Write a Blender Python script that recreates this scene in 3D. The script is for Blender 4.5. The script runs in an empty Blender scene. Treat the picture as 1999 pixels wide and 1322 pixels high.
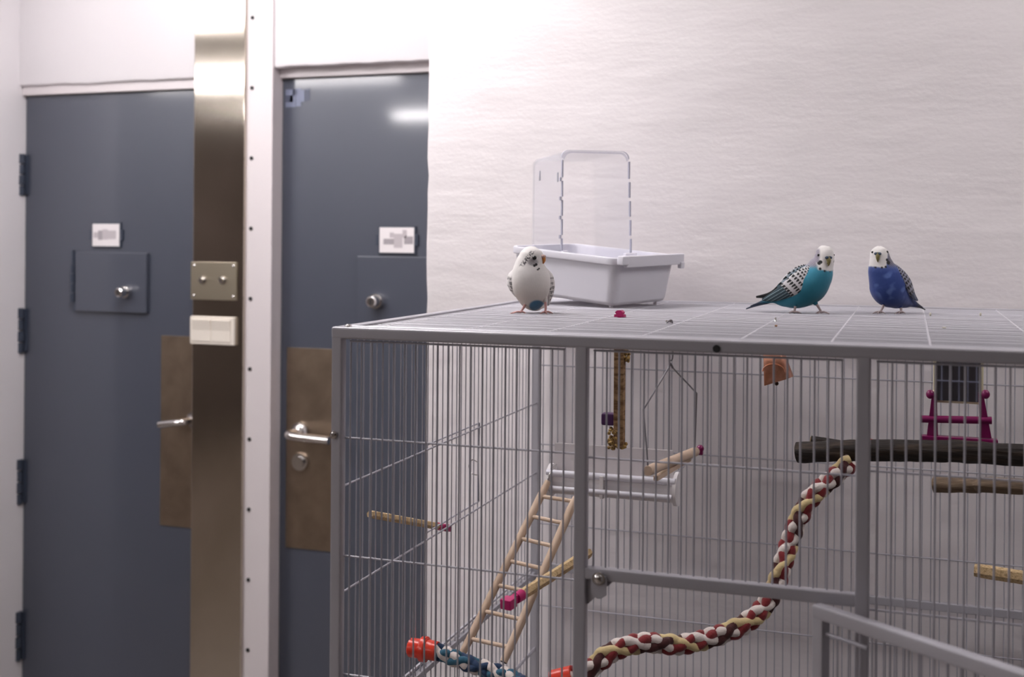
import bpy, bmesh, math, random
from mathutils import Vector, Matrix, noise
random.seed(7)
SC = bpy.context.scene
COL = SC.collection

# ------------------------------------------------------------------ camera
H = 1.486                                   # height of the cage top above the floor
CAM = Vector((0.749, -1.4307, H + 0.1205)); YAW = -0.3286; ROLL = 0.0076
F = 2275.0; SY = 192.35
fw = Vector((math.sin(YAW), math.cos(YAW), 0)); rt = Vector((math.cos(YAW), -math.sin(YAW), 0)); up = Vector((0, 0, 1))
r3 = rt*math.cos(ROLL) + up*math.sin(ROLL); u3 = up*math.cos(ROLL) - rt*math.sin(ROLL)
cd = bpy.data.cameras.new('camera'); cam = bpy.data.objects.new('camera', cd); COL.objects.link(cam)
M3 = Matrix((r3, u3, -fw)).transposed().to_4x4(); M3.translation = CAM; cam.matrix_world = M3
cd.sensor_width = 36; cd.lens = F/1999*36; cd.shift_y = -SY/1999
cd.clip_start = .05; cd.clip_end = 50
cd.dof.use_dof = True; cd.dof.focus_distance = 1.85; cd.dof.aperture_fstop = 4.2
SC.camera = cam
SC.view_settings.view_transform = 'Standard'; SC.view_settings.look = 'None'
SC.view_settings.exposure = 0.16; SC.view_settings.gamma = 1.0
try: SC.view_settings.use_curve_mapping = False
except Exception: pass

def ray(px, py):
    return fw + r3*((px-999.5)/F) + u3*((661-SY-py)/F)
def at(px, py, Y):                          # photo pixel -> point on the plane y = Y
    d = ray(px, py); return CAM + d*((Y-CAM.y)/d.y)
def atx(px, py, X):
    d = ray(px, py); return CAM + d*((X-CAM.x)/d.x)
def atz(px, py, Z):
    d = ray(px, py); return CAM + d*((Z-CAM.z)/d.z)

# ------------------------------------------------------------------ world and lamps
W = bpy.data.worlds.new('world'); SC.world = W; W.use_nodes = True
W.node_tree.nodes['Background'].inputs[0].default_value = (.55, .56, .62, 1)
W.node_tree.nodes['Background'].inputs[1].default_value = .05
CEIL = 2.72
# ceiling lamps: x, y, length, width, watts; their glowing diffusers are the only lights of the place
LAMPS = [(-.45, .30, .62, .14, 20), (-1.05, .78, .62, .14, 14), (-2.2, -.3, 1.3, .14, 24),
         (-3.2, -2.2, 1.8, .14, 40), (-2.88, -4.33, .8, .12, 40), (-.3, -2.0, 1.2, .14, 6), (1.75, .22, 1.2, .14, 17)]  # last lamp is an added fill for the right of the back wall

# ------------------------------------------------------------------ mesh helpers
class MB:
    def __init__(s): s.bm = bmesh.new(); s.wn = False
    def box(s, a, b, bev=0, seg=2):
        a, b = Vector(a), Vector(b)
        lo = Vector((min(a.x, b.x), min(a.y, b.y), min(a.z, b.z))); hi = Vector((max(a.x, b.x), max(a.y, b.y), max(a.z, b.z)))
        t = bmesh.new(); bmesh.ops.create_cube(t, size=1)
        for v in t.verts: v.co = Vector(((lo.x+hi.x)/2+v.co.x*(hi.x-lo.x), (lo.y+hi.y)/2+v.co.y*(hi.y-lo.y), (lo.z+hi.z)/2+v.co.z*(hi.z-lo.z)))
        if bev: bmesh.ops.bevel(t, geom=t.edges[:], offset=bev, segments=seg, affect='EDGES', profile=.5); s.wn = True
        s.merge(t); return s
    def merge(s, t, mat=None):
        me = bpy.data.meshes.new('t'); t.to_mesh(me); t.free()
        if mat: me.transform(mat)
        s.bm.from_mesh(me); bpy.data.meshes.remove(me)
    def obox(s, c, ax, ay, az, hx, hy, hz, bev=0):       # oriented box
        t = bmesh.new(); bmesh.ops.create_cube(t, size=2)
        for v in t.verts: v.co = Vector((v.co.x*hx, v.co.y*hy, v.co.z*hz))
        if bev: bmesh.ops.bevel(t, geom=t.edges[:], offset=bev, segments=2, affect='EDGES', profile=.5); s.wn = True
        m = Matrix((Vector(ax).normalized(), Vector(ay).normalized(), Vector(az).normalized())).transposed().to_4x4(); m.translation = Vector(c)
        s.merge(t, m); return s
    def bar(s, p, q, w, h, bev=0, upv=(0, 0, 1)):         # square bar p->q, w across, h along upv
        p, q = Vector(p), Vector(q); d = (q-p).normalized(); u = Vector(upv); sd = d.cross(u).normalized(); u = sd.cross(d)
        s.obox((p+q)/2, d, sd, u, (q-p).length/2, w/2, h/2, bev); return s
    def tube(s, pts, r, n=8, closed=False, cap=True, sx=1, sz=1, tw=0):
        pts = [Vector(p) for p in pts]; N = len(pts)
        rs = r if isinstance(r, (list, tuple)) else [r]*N
        fr = None; rings = []
        for i, p in enumerate(pts):
            if closed: t = (pts[(i+1) % N]-pts[i-1]).normalized()
            else: t = (pts[min(i+1, N-1)]-pts[max(i-1, 0)]).normalized()
            if fr is None:
                a = Vector((0, 0, 1)) if abs(t.z) < .9 else Vector((1, 0, 0)); fr = (a-t*a.dot(t)).normalized()
            else:
                fr = fr-t*fr.dot(t); fr.normalize()
            b = t.cross(fr); ring = []
            for k in range(n):
                A = 2*math.pi*k/n+tw
                ring.append(s.bm.verts.new(p+fr*math.cos(A)*rs[i]*sz+b*math.sin(A)*rs[i]*sx))
            rings.append(ring)
        for i in range(N if closed else N-1):
            A, B = rings[i], rings[(i+1) % N]
            for k in range(n): s.bm.faces.new((A[k], A[(k+1) % n], B[(k+1) % n], B[k]))
        if cap and not closed:
            s.bm.faces.new(rings[0][::-1]); s.bm.faces.new(rings[-1])
        return s
    def cyl(s, p, q, r, n=8, r2=None): return s.tube([p, q], [r, r if r2 is None else r2], n)
    def sphere(s, c, r, sc=(1, 1, 1), seg=16, ring=10):
        t = bmesh.new(); bmesh.ops.create_uvsphere(t, u_segments=seg, v_segments=ring, radius=1)
        for v in t.verts: v.co = Vector(c)+Vector((v.co.x*r*sc[0], v.co.y*r*sc[1], v.co.z*r*sc[2]))
        s.merge(t); return s
    def prism(s, poly, vec):                              # polygon (3-D points) extruded along vec
        vec = Vector(vec); a = [s.bm.verts.new(Vector(p)) for p in poly]; b = [s.bm.verts.new(Vector(p)+vec) for p in poly]; n = len(a)
        s.bm.faces.new(a[::-1]); s.bm.faces.new(b)
        for i in range(n): s.bm.faces.new((a[i], a[(i+1) % n], b[(i+1) % n], b[i]))
        return s
    def build(s, name, m, parent=None, smooth=True, ang=35):
        bmesh.ops.recalc_face_normals(s.bm, faces=s.bm.faces[:])
        me = bpy.data.meshes.new(name); s.bm.to_mesh(me); s.bm.free(); me.materials.append(m)
        if smooth:
            for p in me.polygons: p.use_smooth = True
            try: me.set_sharp_from_angle(angle=math.radians(ang))
            except Exception: pass
        o = bpy.data.objects.new(name, me); COL.objects.link(o)
        if s.wn: w_ = o.modifiers.new('weighted_normal', 'WEIGHTED_NORMAL'); w_.keep_sharp = True; w_.weight = 80
        if parent is not None:
            o.parent = parent
            if parent.type == 'EMPTY' or True: o.matrix_parent_inverse = PW(parent).inverted()
        return o
def PW(o):
    m = o.matrix_basis.copy()
    while o.parent is not None: m = o.parent.matrix_basis @ o.matrix_parent_inverse @ m if False else PW(o.parent) @ o.matrix_parent_inverse @ m; break
    return m
def tag(o, label=None, cat=None, group=None, kind=None):
    if label: o['label'] = label
    if cat: o['category'] = cat
    if group: o['group'] = group
    if kind: o['kind'] = kind
    return o
def empty(name, loc, rz=0):
    o = bpy.data.objects.new(name, None); o.empty_display_size = .02; COL.objects.link(o); o.location = loc; o.rotation_euler.z = rz
    return o
def cr(pts, n):                                           # catmull-rom resample
    pts = [Vector(p) for p in pts]; out = []
    for i in range(len(pts)-1):
        p0, p1, p2, p3 = pts[max(i-1, 0)], pts[i], pts[i+1], pts[min(i+2, len(pts)-1)]
        for k in range(n):
            t = k/n; out.append(.5*((2*p1)+(p2-p0)*t+(2*p0-5*p1+4*p2-p3)*t*t+(3*p1-p0-3*p2+p3)*t**3))
    out.append(pts[-1]); return out

# ------------------------------------------------------------------ materials
def mat(name, c, rough=.5, metal=0, spec=.5, bump=None, var=None, aniso=0, sheen=0, coat=0, arot=0):
    m = bpy.data.materials.new(name); m.use_nodes = True; nt = m.node_tree; b = nt.nodes['Principled BSDF']
    b.inputs['Base Color'].default_value = (*c, 1); b.inputs['Roughness'].default_value = rough; b.inputs['Metallic'].default_value = metal
    b.inputs['Specular IOR Level'].default_value = spec; b.inputs['Anisotropic'].default_value = aniso; b.inputs['Anisotropic Rotation'].default_value = arot; b.inputs['Coat Weight'].default_value = coat; b.inputs['Coat Roughness'].default_value = .07
    b.inputs['Sheen Weight'].default_value = sheen
    if aniso:
        tn = nt.nodes.new('ShaderNodeTangent'); tn.direction_type = 'RADIAL'; tn.axis = 'Z'; nt.links.new(tn.outputs[0], b.inputs['Tangent'])
    tc = nt.nodes.new('ShaderNodeTexCoord')
    def nz(scale, stretch, det=4, dist=0):
        mp = nt.nodes.new('ShaderNodeMapping'); mp.inputs['Scale'].default_value = stretch; nt.links.new(tc.outputs['Object'], mp.inputs[0])
        n = nt.nodes.new('ShaderNodeTexNoise'); n.inputs['Scale'].default_value = scale; n.inputs['Detail'].default_value = det; n.inputs['Distortion'].default_value = dist
        nt.links.new(mp.outputs[0], n.inputs['Vector']); return n
    if var:                                               # (scale, stretch, colour2, lo, hi)
        n = nz(var[0], var[1], 5, .3); r = nt.nodes.new('ShaderNodeValToRGB'); r.color_ramp.elements[0].position = var[3]; r.color_ramp.elements[1].position = var[4]
        r.color_ramp.elements[0].color = (*c, 1); r.color_ramp.elements[1].color = (*var[2], 1)
        nt.links.new(n.outputs[0], r.inputs[0]); nt.links.new(r.outputs[0], b.inputs['Base Color'])
    prev = None
    for (scale, stretch, strength, dist) in (bump or []):
        n = nz(scale, stretch, 3); bp = nt.nodes.new('ShaderNodeBump'); bp.inputs['Strength'].default_value = strength; bp.inputs['Distance'].default_value = dist
        nt.links.new(n.outputs[0], bp.inputs['Height'])
        if prev: nt.links.new(prev.outputs[0], bp.inputs['Normal'])
        prev = bp
    if prev: nt.links.new(prev.outputs[0], b.inputs['Normal'])
    return m
ONE = (1, 1, 1)
PLASTER = mat('painted_plaster', (.80, .755, .765), .55, bump=[(3, (.8, 1, 1.3), .5, .022), (9, (.5, 1, 1.9), .45, .008), (32, (.45, 1, 1.8), .30, .0022), (120, (.9, 1, 1.1), .5, .0010)])
PLASTER2 = mat('painted_plaster_smooth', (.78, .75, .77), .5, bump=[(12, ONE, .3, .004), (90, ONE, .25, .0008)])
PLASTER3 = mat('dim_room_wall', (.13, .105, .095), .7, bump=[(20, ONE, .2, .003)])
FLOORM = mat('vinyl_floor', (.16, .13, .11), .35, var=(60, ONE, (.20, .17, .14), .4, .7))
CEILM = mat('ceiling_paint', (.70, .69, .68), .7)
DOORM = mat('blue_grey_door_paint', (.062, .070, .096), .34, spec=.6, coat=.6, bump=[(120, ONE, .05, .0003)])
FRAMEM = mat('white_frame_paint', (.68, .63, .64), .4, bump=[(60, ONE, .15, .001)])
HINGEM = mat('dark_hinge_paint', (.04, .05, .075), .35)
STEEL = mat('brushed_steel', (.60, .54, .47), .13, 1, aniso=1, arot=0, var=(6, (1, 1, .7), (.50, .45, .38), .35, .75))
PLATEM = mat('worn_steel_plate', (.36, .28, .21), .38, 1, var=(14, ONE, (.26, .2, .15), .35, .7))
CHROME = mat('chrome', (.75, .73, .72), .16, 1)
DARKHOLE = mat('dark_hole', (.015, .015, .017), .6)
SWITCHM = mat('cream_switch_plastic', (.78, .72, .64), .32)
SIGNM = mat('sign_card', (.80, .76, .77), .45)
GREYINK = mat('grey_print', (.50, .46, .48), .5)
GREYINK2 = mat('darker_grey_print', (.35, .32, .34), .5)
DOORINK = mat('dark_door_print', (.07, .08, .12), .4)
DOORINK2 = mat('mid_door_print', (.17, .19, .27), .4)
TUBEM = mat('hammered_grey_enamel', (.45, .44, .48), .3, spec=.6, metal=.15, bump=[(420, ONE, .35, .0006)])
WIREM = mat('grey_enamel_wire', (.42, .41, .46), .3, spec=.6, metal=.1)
TOPWIRE_LIT = mat('grey_enamel_wire_lit', (.58, .57, .62), .3, spec=.6, metal=.1)  # same enamel as the other wires, lightened for light falling on the top
WPLAST = mat('white_plastic', (.80, .79, .86), .3, spec=.5)
TROUGHM = mat('milky_white_plastic', (.84, .81, .82), .35)
PINK = mat('pink_plastic', (.50, .012, .14), .35)
MAGENTA = mat('magenta_plastic', (.20, .005, .085), .35)
PURPLE = mat('purple_plastic', (.075, .02, .10), .35)
RED = mat('red_plastic', (.72, .045, .02), .25)
COPPER = mat('copper', (.92, .48, .33), .34, .85, bump=[(90, ONE, .35, .001)], var=(45, ONE, (.60, .26, .15), .42, .68))
LIMEWOOD = mat('pale_turned_wood', (.66, .50, .38), .6, var=(30, (1, 1, .15), (.52, .38, .27), .4, .8), bump=[(80, (1, 1, .2), .2, .0006)])
STONE = mat('sanded_perch', (.62, .45, .25), .85, bump=[(500, ONE, .8, .0012)], var=(260, ONE, (.36, .24, .11), .45, .7))
STICKM = mat('scored_wood_stick', (.36, .22, .11), .8, var=(60, (1, 1, 3.5), (.16, .08, .03), .42, .6), bump=[(60, (1, 1, 3.5), .8, .002)])
SEEDM = mat('seed_clump', (.50, .32, .10), .7, var=(300, ONE, (.14, .08, .03), .45, .6), bump=[(300, ONE, 1, .002)])
BARK = mat('dark_bark', (.014, .009, .007), .8, var=(40, (.25, 2, 2), (.085, .055, .035), .5, .8), bump=[(50, (.3, 2, 2), 1, .004)])
BARK2 = mat('grey_brown_bark', (.20, .14, .09), .8, var=(45, (.25, 2, 2), (.07, .045, .03), .45, .7), bump=[(60, (.3, 2, 2), 1, .003)])
CUTWOOD = mat('cut_wood', (.42, .30, .17), .8)
MIRROR = mat('mirror_glass', (.40, .43, .52), .03, 1)
CREAM = mat('cream_plastic', (.72, .66, .46), .4)
R_RED = mat('dark_red_cotton', (.22, .018, .022), .95, sheen=.3, bump=[(300, ONE, .8, .001)])
R_WHITE = mat('white_cotton', (.74, .66, .62), .95, sheen=.3, bump=[(300, ONE, .8, .001)])
R_CREAM = mat('cream_cotton', (.66, .52, .27), .95, sheen=.3, bump=[(300, ONE, .8, .001)])
R_BROWN = mat('maroon_black_cotton', (.06, .012, .012), .95, sheen=.2, bump=[(300, ONE, .8, .001)])
R_NAVY = mat('navy_cotton', (.015, .04, .10), .95, sheen=.2, bump=[(300, ONE, .8, .001)])
R_TEAL = mat('teal_cotton', (.03, .12, .19), .95, sheen=.2, bump=[(300, ONE, .8, .001)])
CREST = mat('debris', (.20, .17, .15), .8)
CRUMB = mat('pale_crumb', (.75, .72, .62), .8)
BRONZE = mat('tan_crumb', (.40, .22, .12), .8)
LAMPB = mat('lamp_housing', (.7, .7, .7), .4)
def glass(name, tint=(1, 1, 1), a=.12, rough=.05, fk=.75, bc=(.62, .63, .70)):
    m = bpy.data.materials.new(name); m.use_nodes = True; nt = m.node_tree; nt.nodes.clear()
    o = nt.nodes.new('ShaderNodeOutputMaterial'); mx = nt.nodes.new('ShaderNodeMixShader'); t = nt.nodes.new('ShaderNodeBsdfTransparent'); g = nt.nodes.new('ShaderNodeBsdfPrincipled')
    t.inputs[0].default_value = (*tint, 1); g.inputs['Base Color'].default_value = (*bc, 1); g.inputs['Roughness'].default_value = rough
    fr = nt.nodes.new('ShaderNodeLayerWeight'); fr.inputs[0].default_value = .35
    mt = nt.nodes.new('ShaderNodeMath'); mt.operation = 'MULTIPLY_ADD'; mt.inputs[1].default_value = fk; mt.inputs[2].default_value = a; mt.use_clamp = True
    nt.links.new(fr.outputs['Facing'], mt.inputs[0]); nt.links.new(mt.outputs[0], mx.inputs[0])
    nt.links.new(t.outputs[0], mx.inputs[1]); nt.links.new(g.outputs[0], mx.inputs[2]); nt.links.new(mx.outputs[0], o.inputs[0]); return m
CLEAR = glass('clear_hood_plastic', (.985, .985, .99), .0, .05, .28)
CLEAR2 = glass('clear_hood_rim_plastic', (.86, .87, .93), .22)
def vmat(name, rough=.8):
    m = mat(name, (1, 1, 1), rough, sheen=.25, bump=[(220, (1, 1, .6), .35, .0012)]); nt = m.node_tree
    a = nt.nodes.new('ShaderNodeAttribute'); a.attribute_name = 'plumage'; nt.links.new(a.outputs['Color'], nt.nodes['Principled BSDF'].inputs['Base Color']); return m
FEATHER = vmat('plumage'); 
EYE = mat('eye_black', (.004, .004, .005), .08)
SKINPINK = mat('pink_bird_skin', (.62, .34, .32), .55, bump=[(600, ONE, .4, .0004)])
SKINGREY = mat('grey_pink_bird_skin', (.42, .34, .34), .55, bump=[(600, ONE, .4, .0004)])
BEAKO = mat('orange_beak', (.55, .20, .04), .35); BEAKY = mat('olive_yellow_beak', (.20, .17, .06), .45)
CEREB = mat('blue_cere', (.035, .06, .10), .5); CEREP = mat('pinkish_cere', (.5, .33, .30), .5)

# ------------------------------------------------------------------ room shell
YD, YW, YWL, YC = 1.52, 1.468, 1.493, 1.444               # door leaves, corridor wall face, steel column face
YB = .952                                    # wall behind the cage
def X_at(px, py, Y): return at(px, py, Y).x
XL, XR, YN = -4.6, 3.6, -5.6
def struct(o): o['kind'] = 'structure'; return o
struct(MB().box((XL-.1, YN-.1, -.1), (XR+.1, 2.1, 0)).build('floor', FLOORM))
struct(MB().box((XL-.1, YN-.1, CEIL), (XR+.1, 2.1, CEIL+.1)).build('ceiling', CEILM))
struct(MB().box((XL-.1, YN-.1, 0), (XR+.1, YN, CEIL)).build('wall_front', PLASTER3))
struct(MB().box((XR, YN, 0), (XR+.1, 2.1, CEIL)).build('wall_right', PLASTER3))
struct(MB().box((XL-.1, YN, 0), (XL, 2.1, CEIL)).build('wall_west', PLASTER3))
# wall behind the cage, with a slightly uneven plastered corner
xe = X_at(833, 400, YB)
def ragged_slab(name, m, x0, x1, z0, z1, y0, y1, edge, amp, seed):
    """box whose 'left' or 'bottom' edge is uneven; rounded plaster corner"""
    mb = MB(); bm = mb.bm; N = 70
    rnd = lambda t: amp*(noise.noise(Vector((t*6, seed, 0)))+.7*noise.noise(Vector((t*25, seed, 3)))+.4*noise.noise(Vector((t*70, seed, 5))))
    if edge == 'left':
        prof = []
        for i in range(N+1):
            z = z0+(z1-z0)*i/N; x = x0+rnd(z)
            prof.append([(x, y1, z), (x, y0+.006, z), (x+.002, y0+.002, z), (x+.007, y0, z), (x1, y0, z), (x1, y1, z)])
    else:
        prof = []
        for i in range(N+1):
            x = x0+(x1-x0)*i/N; z = z0+rnd(x)
            prof.append([(x, y1, z), (x, y0+.008, z), (x, y0+.003, z+.001), (x, y0, z+.007), (x, y0, z1), (x, y1, z1)])
    R = [[bm.verts.new(p) for p in pr] for pr in prof]
    for i in range(N):
        for k in range(6): bm.faces.new((R[i][k], R[i][(k+1) % 6], R[i+1][(k+1) % 6], R[i+1][k]))
    bm.faces.new(R[0]); bm.faces.new(R[-1][::-1])
    return struct(mb.build(name, m, ang=50))
FR = 0
wb = ragged_slab('wall_back', PLASTER, xe, XR, 0, CEIL, YB, 2.1, 'left', .004, 1)
# corridor wall with two door openings
dz1 = at(210, 160, YWL).z; dz2 = at(685, 124, YW).z                     # underside of the two lintels
xa0 = X_at(37, 300, YWL); xcol0 = X_at(377, 400, YC); xcol1 = X_at(476, 400, YC)
xstrip0 = xcol1-.01; xstrip1 = X_at(531, 400, YW)
ragged_slab('wall_lintel_left', PLASTER2, xa0-.3, xstrip0-.03, dz1, CEIL, YWL-.002, 2.1, 'bottom', .004, 9)
ragged_slab('wall_lintel_right', PLASTER2, xstrip1+.001, xe+.3, dz2, CEIL, YW-.002, 2.1, 'bottom', .004, 14)
struct(MB().box((xa0-.5, YW+.12, 0), (xe+.3, 2.1, dz1)).build('wall_far', PLASTER2))
struct(MB().box((XL, YWL+.002, 0), (xa0-.05, YW+.2, CEIL)).build('wall_far_left', PLASTER2))
struct(MB().box((xa0-.3, YWL-.42, 0), (xa0, YD+.06, CEIL), .002).build('wall_left', PLASTER2))
# pier between the doors
struct(MB().box((xcol0+.03, YW, 0), (xstrip1, YW+.12, CEIL), .003).build('wall_pier', FRAMEM))
# screwed white strip beside the steel column
s0, s1 = X_at(484, 600, YW-.012), X_at(529, 600, YW-.012)
strip = struct(MB().box((s0-.05, YW-.012, 0), (s1, YW, CEIL), .003).build('trim_1', FRAMEM))
mb = MB()
z = at(488, 35, YW-.012).z; dz = at(488, 35, YW-.012).z-at(488, 172, YW-.012).z
xsc = max(X_at(489, 600, YW-.012), xcol1+.014)
while z > .02:
    MB().cyl((xsc, YW-.0145, z), (xsc, YW-.011, z), .0056, 14).build('screw', DARKHOLE, strip); z -= dz
# steel column
colm = struct(MB().box((xcol0, YC, 0), (xcol1, YW, CEIL), .003).build('trim_2', STEEL))
# door frames
def frame(name, xa, xb, zb_, ztop):
    m_ = MB(); m_.box((xa, YD-.016, zb_), (xb, YD+.05, ztop), .003)
    return struct(m_.build(name, FRAMEM))
ztl = at(210, 182, YD).z; ztr = at(690, 149, YD).z
frame('trim_3', xa0+.0005, xcol0+.03, ztl+.001, dz1+.02)
frame('trim_4', xstrip1+.0005, xe+.29, ztr+.001, dz2+.02)

def mosaic(name, p0, w, h, cells, mats_, parent, Y):
    """printed marks, blurred to soft squares, lying on a card or on the paint"""
    for mi, mm in enumerate(mats_):
        m_ = MB(); any_ = False
        for (cx, cz, cw, ch, k) in cells:
            if k != mi: continue
            any_ = True
            m_.box((p0.x+cx*w, Y-.0006, p0.z-cz*h), (p0.x+(cx+cw)*w, Y, p0.z-(cz+ch)*h))
        if any_: m_.build(name, mm, parent, smooth=False)
        else: m_.bm.free()

def door(name, x0, x1, ztop, hinge_left):
    return struct(MB().box((x0, YD, .01), (x1, YD+.05, ztop), .003).build(name, DOORM))
# --- left door
xd0 = xa0+.002
d1 = door('door_1', xd0, xcol0+.2, ztl, True)
for yy0, yy1 in ((300, 383), (600, 690), (895, 985), (1192, 1290)):
    a = at(36, yy0, YD-.01); b = at(36, yy1, YD-.01); xh = X_at(41, 600, YD-.01)
    m_ = MB(); n = 4
    for k in range(n):
        za = a.z+(b.z-a.z)*(k+.06)/n; zb = a.z+(b.z-a.z)*(k+.94)/n
        m_.cyl((xh, YD-.014, za), (xh, YD-.014, zb), .011 if k % 2 else .0125, 14)
    m_.box((xh, YD-.006, a.z-.005), (xh+.018, YD, b.z+.005), .001)
    m_.build('hinge', HINGEM, d1)
# card
def card(d, x0, x1, y0, y1, cells):
    a = at(x0, y0, YD-.004); b = at(x1, y1, YD-.004)
    hld = MB().box((a.x-.004, YD-.006, a.z+.004), (b.x+.004, YD, b.z-.004), .001)
    zc = (a.z+b.z)/2
    for sx in (a.x-.006, b.x+.006): hld.box((sx-.005, YD-.007, zc-.016), (sx+.005, YD, zc+.016), .001)
    h = hld.build('card_holder', HINGEM, d)
    MB().box((a.x, YD-.0075, a.z), (b.x, YD-.005, b.z), .0005).build('name_card', SIGNM, h)
    mosaic('printed_text', a, b.x-a.x, a.z-b.z, cells, [GREYINK, GREYINK2], h, YD-.0076)
card(d1, 182, 234, 437, 481, [(.22, .3, .16, .42, 1), (.38, .25, .2, .45, 0), (.58, .3, .3, .38, 0), (.05, .38, .17, .25, 0)])
# hatch on left door
def hatch(d, x0, x1, y0, y1, knob, hingepx=None, kr=.017):
    a = at(x0, y0, YD-.012); b = at(x1, y1, YD-.012)
    h = MB().box((a.x, YD-.014, a.z), (b.x, YD, b.z), .003).build('hatch', DOORM, d)
    if hingepx:
        za = at(hingepx, 515, YD-.012).z; zb = at(hingepx, 590, YD-.012).z; xh = X_at(hingepx, 550, YD-.012)
        m_ = MB()
        for k in range(4):
            m_.cyl((xh, YD-.011, za+(zb-za)*(k+.05)/4), (xh, YD-.011, za+(zb-za)*(k+.95)/4), .008 if k % 2 else .0065, 12)
        m_.cyl((xh, YD-.008, a.z+.005), (xh, YD-.008, za), .005, 10); m_.box((xh, YD-.008, a.z), (a.x+.003, YD-.002, b.z), .001)
        m_.build('hinge', HINGEM, h)
    p = at(*knob, YD-.014)
    k = MB(); k.cyl((p.x, YD-.013, p.z), (p.x, YD-.03, p.z), kr*1.15, 28, kr*1.05); k.cyl((p.x, YD-.03, p.z), (p.x, YD-.055, p.z), kr*.88, 28, kr*.8)
    k.tube([(p.x, YD-.055, p.z), (p.x, YD-.058, p.z)], [kr*.8, kr*.6], 28)
    kk = k.build('knob', CHROME, h)
    MB().box((p.x-.0025, YD-.0595, p.z-.007), (p.x+.0025, YD-.0575, p.z+.007)).build('keyhole', DARKHOLE, h)
hatch(d1, 148, 286, 492, 612, (248, 570), 141)
# lock plate and handle left door
def lockplate(d, x0, x1, y0, y1):
    a = at(x0, y0, YD); b = at(x1, y1, YD)
    return MB().box((a.x, YD-.003, a.z), (b.x, YD, b.z), .0008).build('lock_plate', PLATEM, d)
lockplate(d1, 316, 405, 655, 1034)
p = at(372, 822, YD-.03); q = at(308, 830, YD-.075)
m_ = MB(); m_.cyl((p.x, YD, p.z), (p.x, YD-.012, p.z), .026, 24); m_.cyl((p.x, YD, p.z), (p.x, YD-.06, p.z), .0105, 16)
m_.tube(cr([(p.x, YD-.058, p.z), (p.x-.012, YD-.068, p.z), (q.x, YD-.068, q.z)], 6), .0105, 16); m_.build('door_handle', CHROME, d1)
# --- right door
xd2 = xstrip1+.001
d2 = door('door_2', xd2, xe+.27, ztr, False)
a = at(558, 173, YD); b = at(606, 210, YD)
mosaic('printed_text', a, b.x-a.x, a.z-b.z, [(0, .05, .38, .3, 1), (0, .35, .3, .35, 0), (.18, .35, .22, .35, 1), (.42, .02, .2, .9, 1), (.62, .1, .14, .6, 1), (.78, .05, .2, .6, 0), (0, .7, .4, .25, 1), (.3, .05, .15, .3, 1)], [DOORINK, DOORINK2], d2, YD-.0004)
card(d2, 742, 809, 444, 494, [(.12, .45, .3, .22, 1), (.42, .25, .25, .55, 0), (.67, .1, .12, .3, 0), (.72, .35, .25, .3, 1), (.3, .2, .12, .2, 0)])
hatch(d2, 697, 850, 500, 640, (737, 588), None, .0195)
lockplate(d2, 561, 655, 678, 1078)
lockp = at(588, 842, YD)
m_ = MB(); m_.cyl((lockp.x, YD, lockp.z), (lockp.x, YD-.012, lockp.z), .027, 28); m_.sphere((lockp.x, YD-.012, lockp.z), .024, (1, .5, 1))
m_.cyl((lockp.x, YD-.01, lockp.z), (lockp.x-.008, YD-.058, lockp.z), .011, 16)
hq = at(632, 871, YD-.066)
m_.tube(cr([(lockp.x-.006, YD-.054, lockp.z), (lockp.x-.002, YD-.066, lockp.z-.001), (lockp.x+.03, YD-.07, lockp.z-.004), (lockp.x+.125, YD-.07, lockp.z-.008)], 6), .0115, 16)
m_.build('door_handle', CHROME, d2)
p = at(588, 901, YD)
m_ = MB(); m_.cyl((p.x, YD, p.z), (p.x, YD-.012, p.z), .027, 28, .025); m_.cyl((p.x, YD-.01, p.z), (p.x, YD-.02, p.z), .016, 24); m_.build('lock_cylinder', CHROME, d2)
# --- fittings on the steel column
a = at(373, 511, YC-.003); b = at(462, 587, YC-.003)
bp_ = empty('push_button_plate', ((a.x+b.x)/2, YC, (a.z+b.z)/2)); tag(bp_, 'square steel plate with two round push buttons on the steel column', 'button plate')
m_ = MB().box((a.x, YC-.004, a.z), (b.x, YC, b.z), .001); m_.build('plate', mat('yellowed_steel', (.58, .52, .40), .3, 1), bp_)
for ppx in (395, 434):
    p = at(ppx, 547, YC-.006)
    m_ = MB(); m_.cyl((p.x, YC-.004, p.z), (p.x, YC-.008, p.z), .0115, 20); m_.cyl((p.x, YC-.008, p.z), (p.x, YC-.016, p.z), .0085, 20, .007); m_.build('button', CHROME, bp_)
for sx in (a.x+.011, b.x-.011):
    for sz in (a.z-.011, b.z+.011): MB().sphere((sx, YC-.004, sz), .0045, (1, .6, 1), 10, 6).build('screw', CHROME, bp_)
a = at(371, 617, YC-.01); b = at(457, 675, YC-.01)
sw = empty('light_switch', ((a.x+b.x)/2, YC, (a.z+b.z)/2)); tag(sw, 'cream double rocker light switch under the button plate', 'light switch')
MB().box((a.x, YC-.011, a.z), (b.x, YC, b.z), .003).build('switch_frame', SWITCHM, sw)
w = b.x-a.x; h = a.z-b.z
for k in (0, 1):
    x0 = a.x+w*(.07+.44*k); x1 = x0+w*.42; zt = a.z-h*.1; zb = b.z+h*.12
    m_ = MB(); m_.prism([(x0, YC-.010, zt), (x0, YC-.018, zt-.002), (x0, YC-.0125, (zt+zb)/2), (x0, YC-.013, zb), (x0, YC-.010, zb)], (x1-x0-.001, 0, 0)); m_.build('rocker', SWITCHM, sw, smooth=False)
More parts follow.
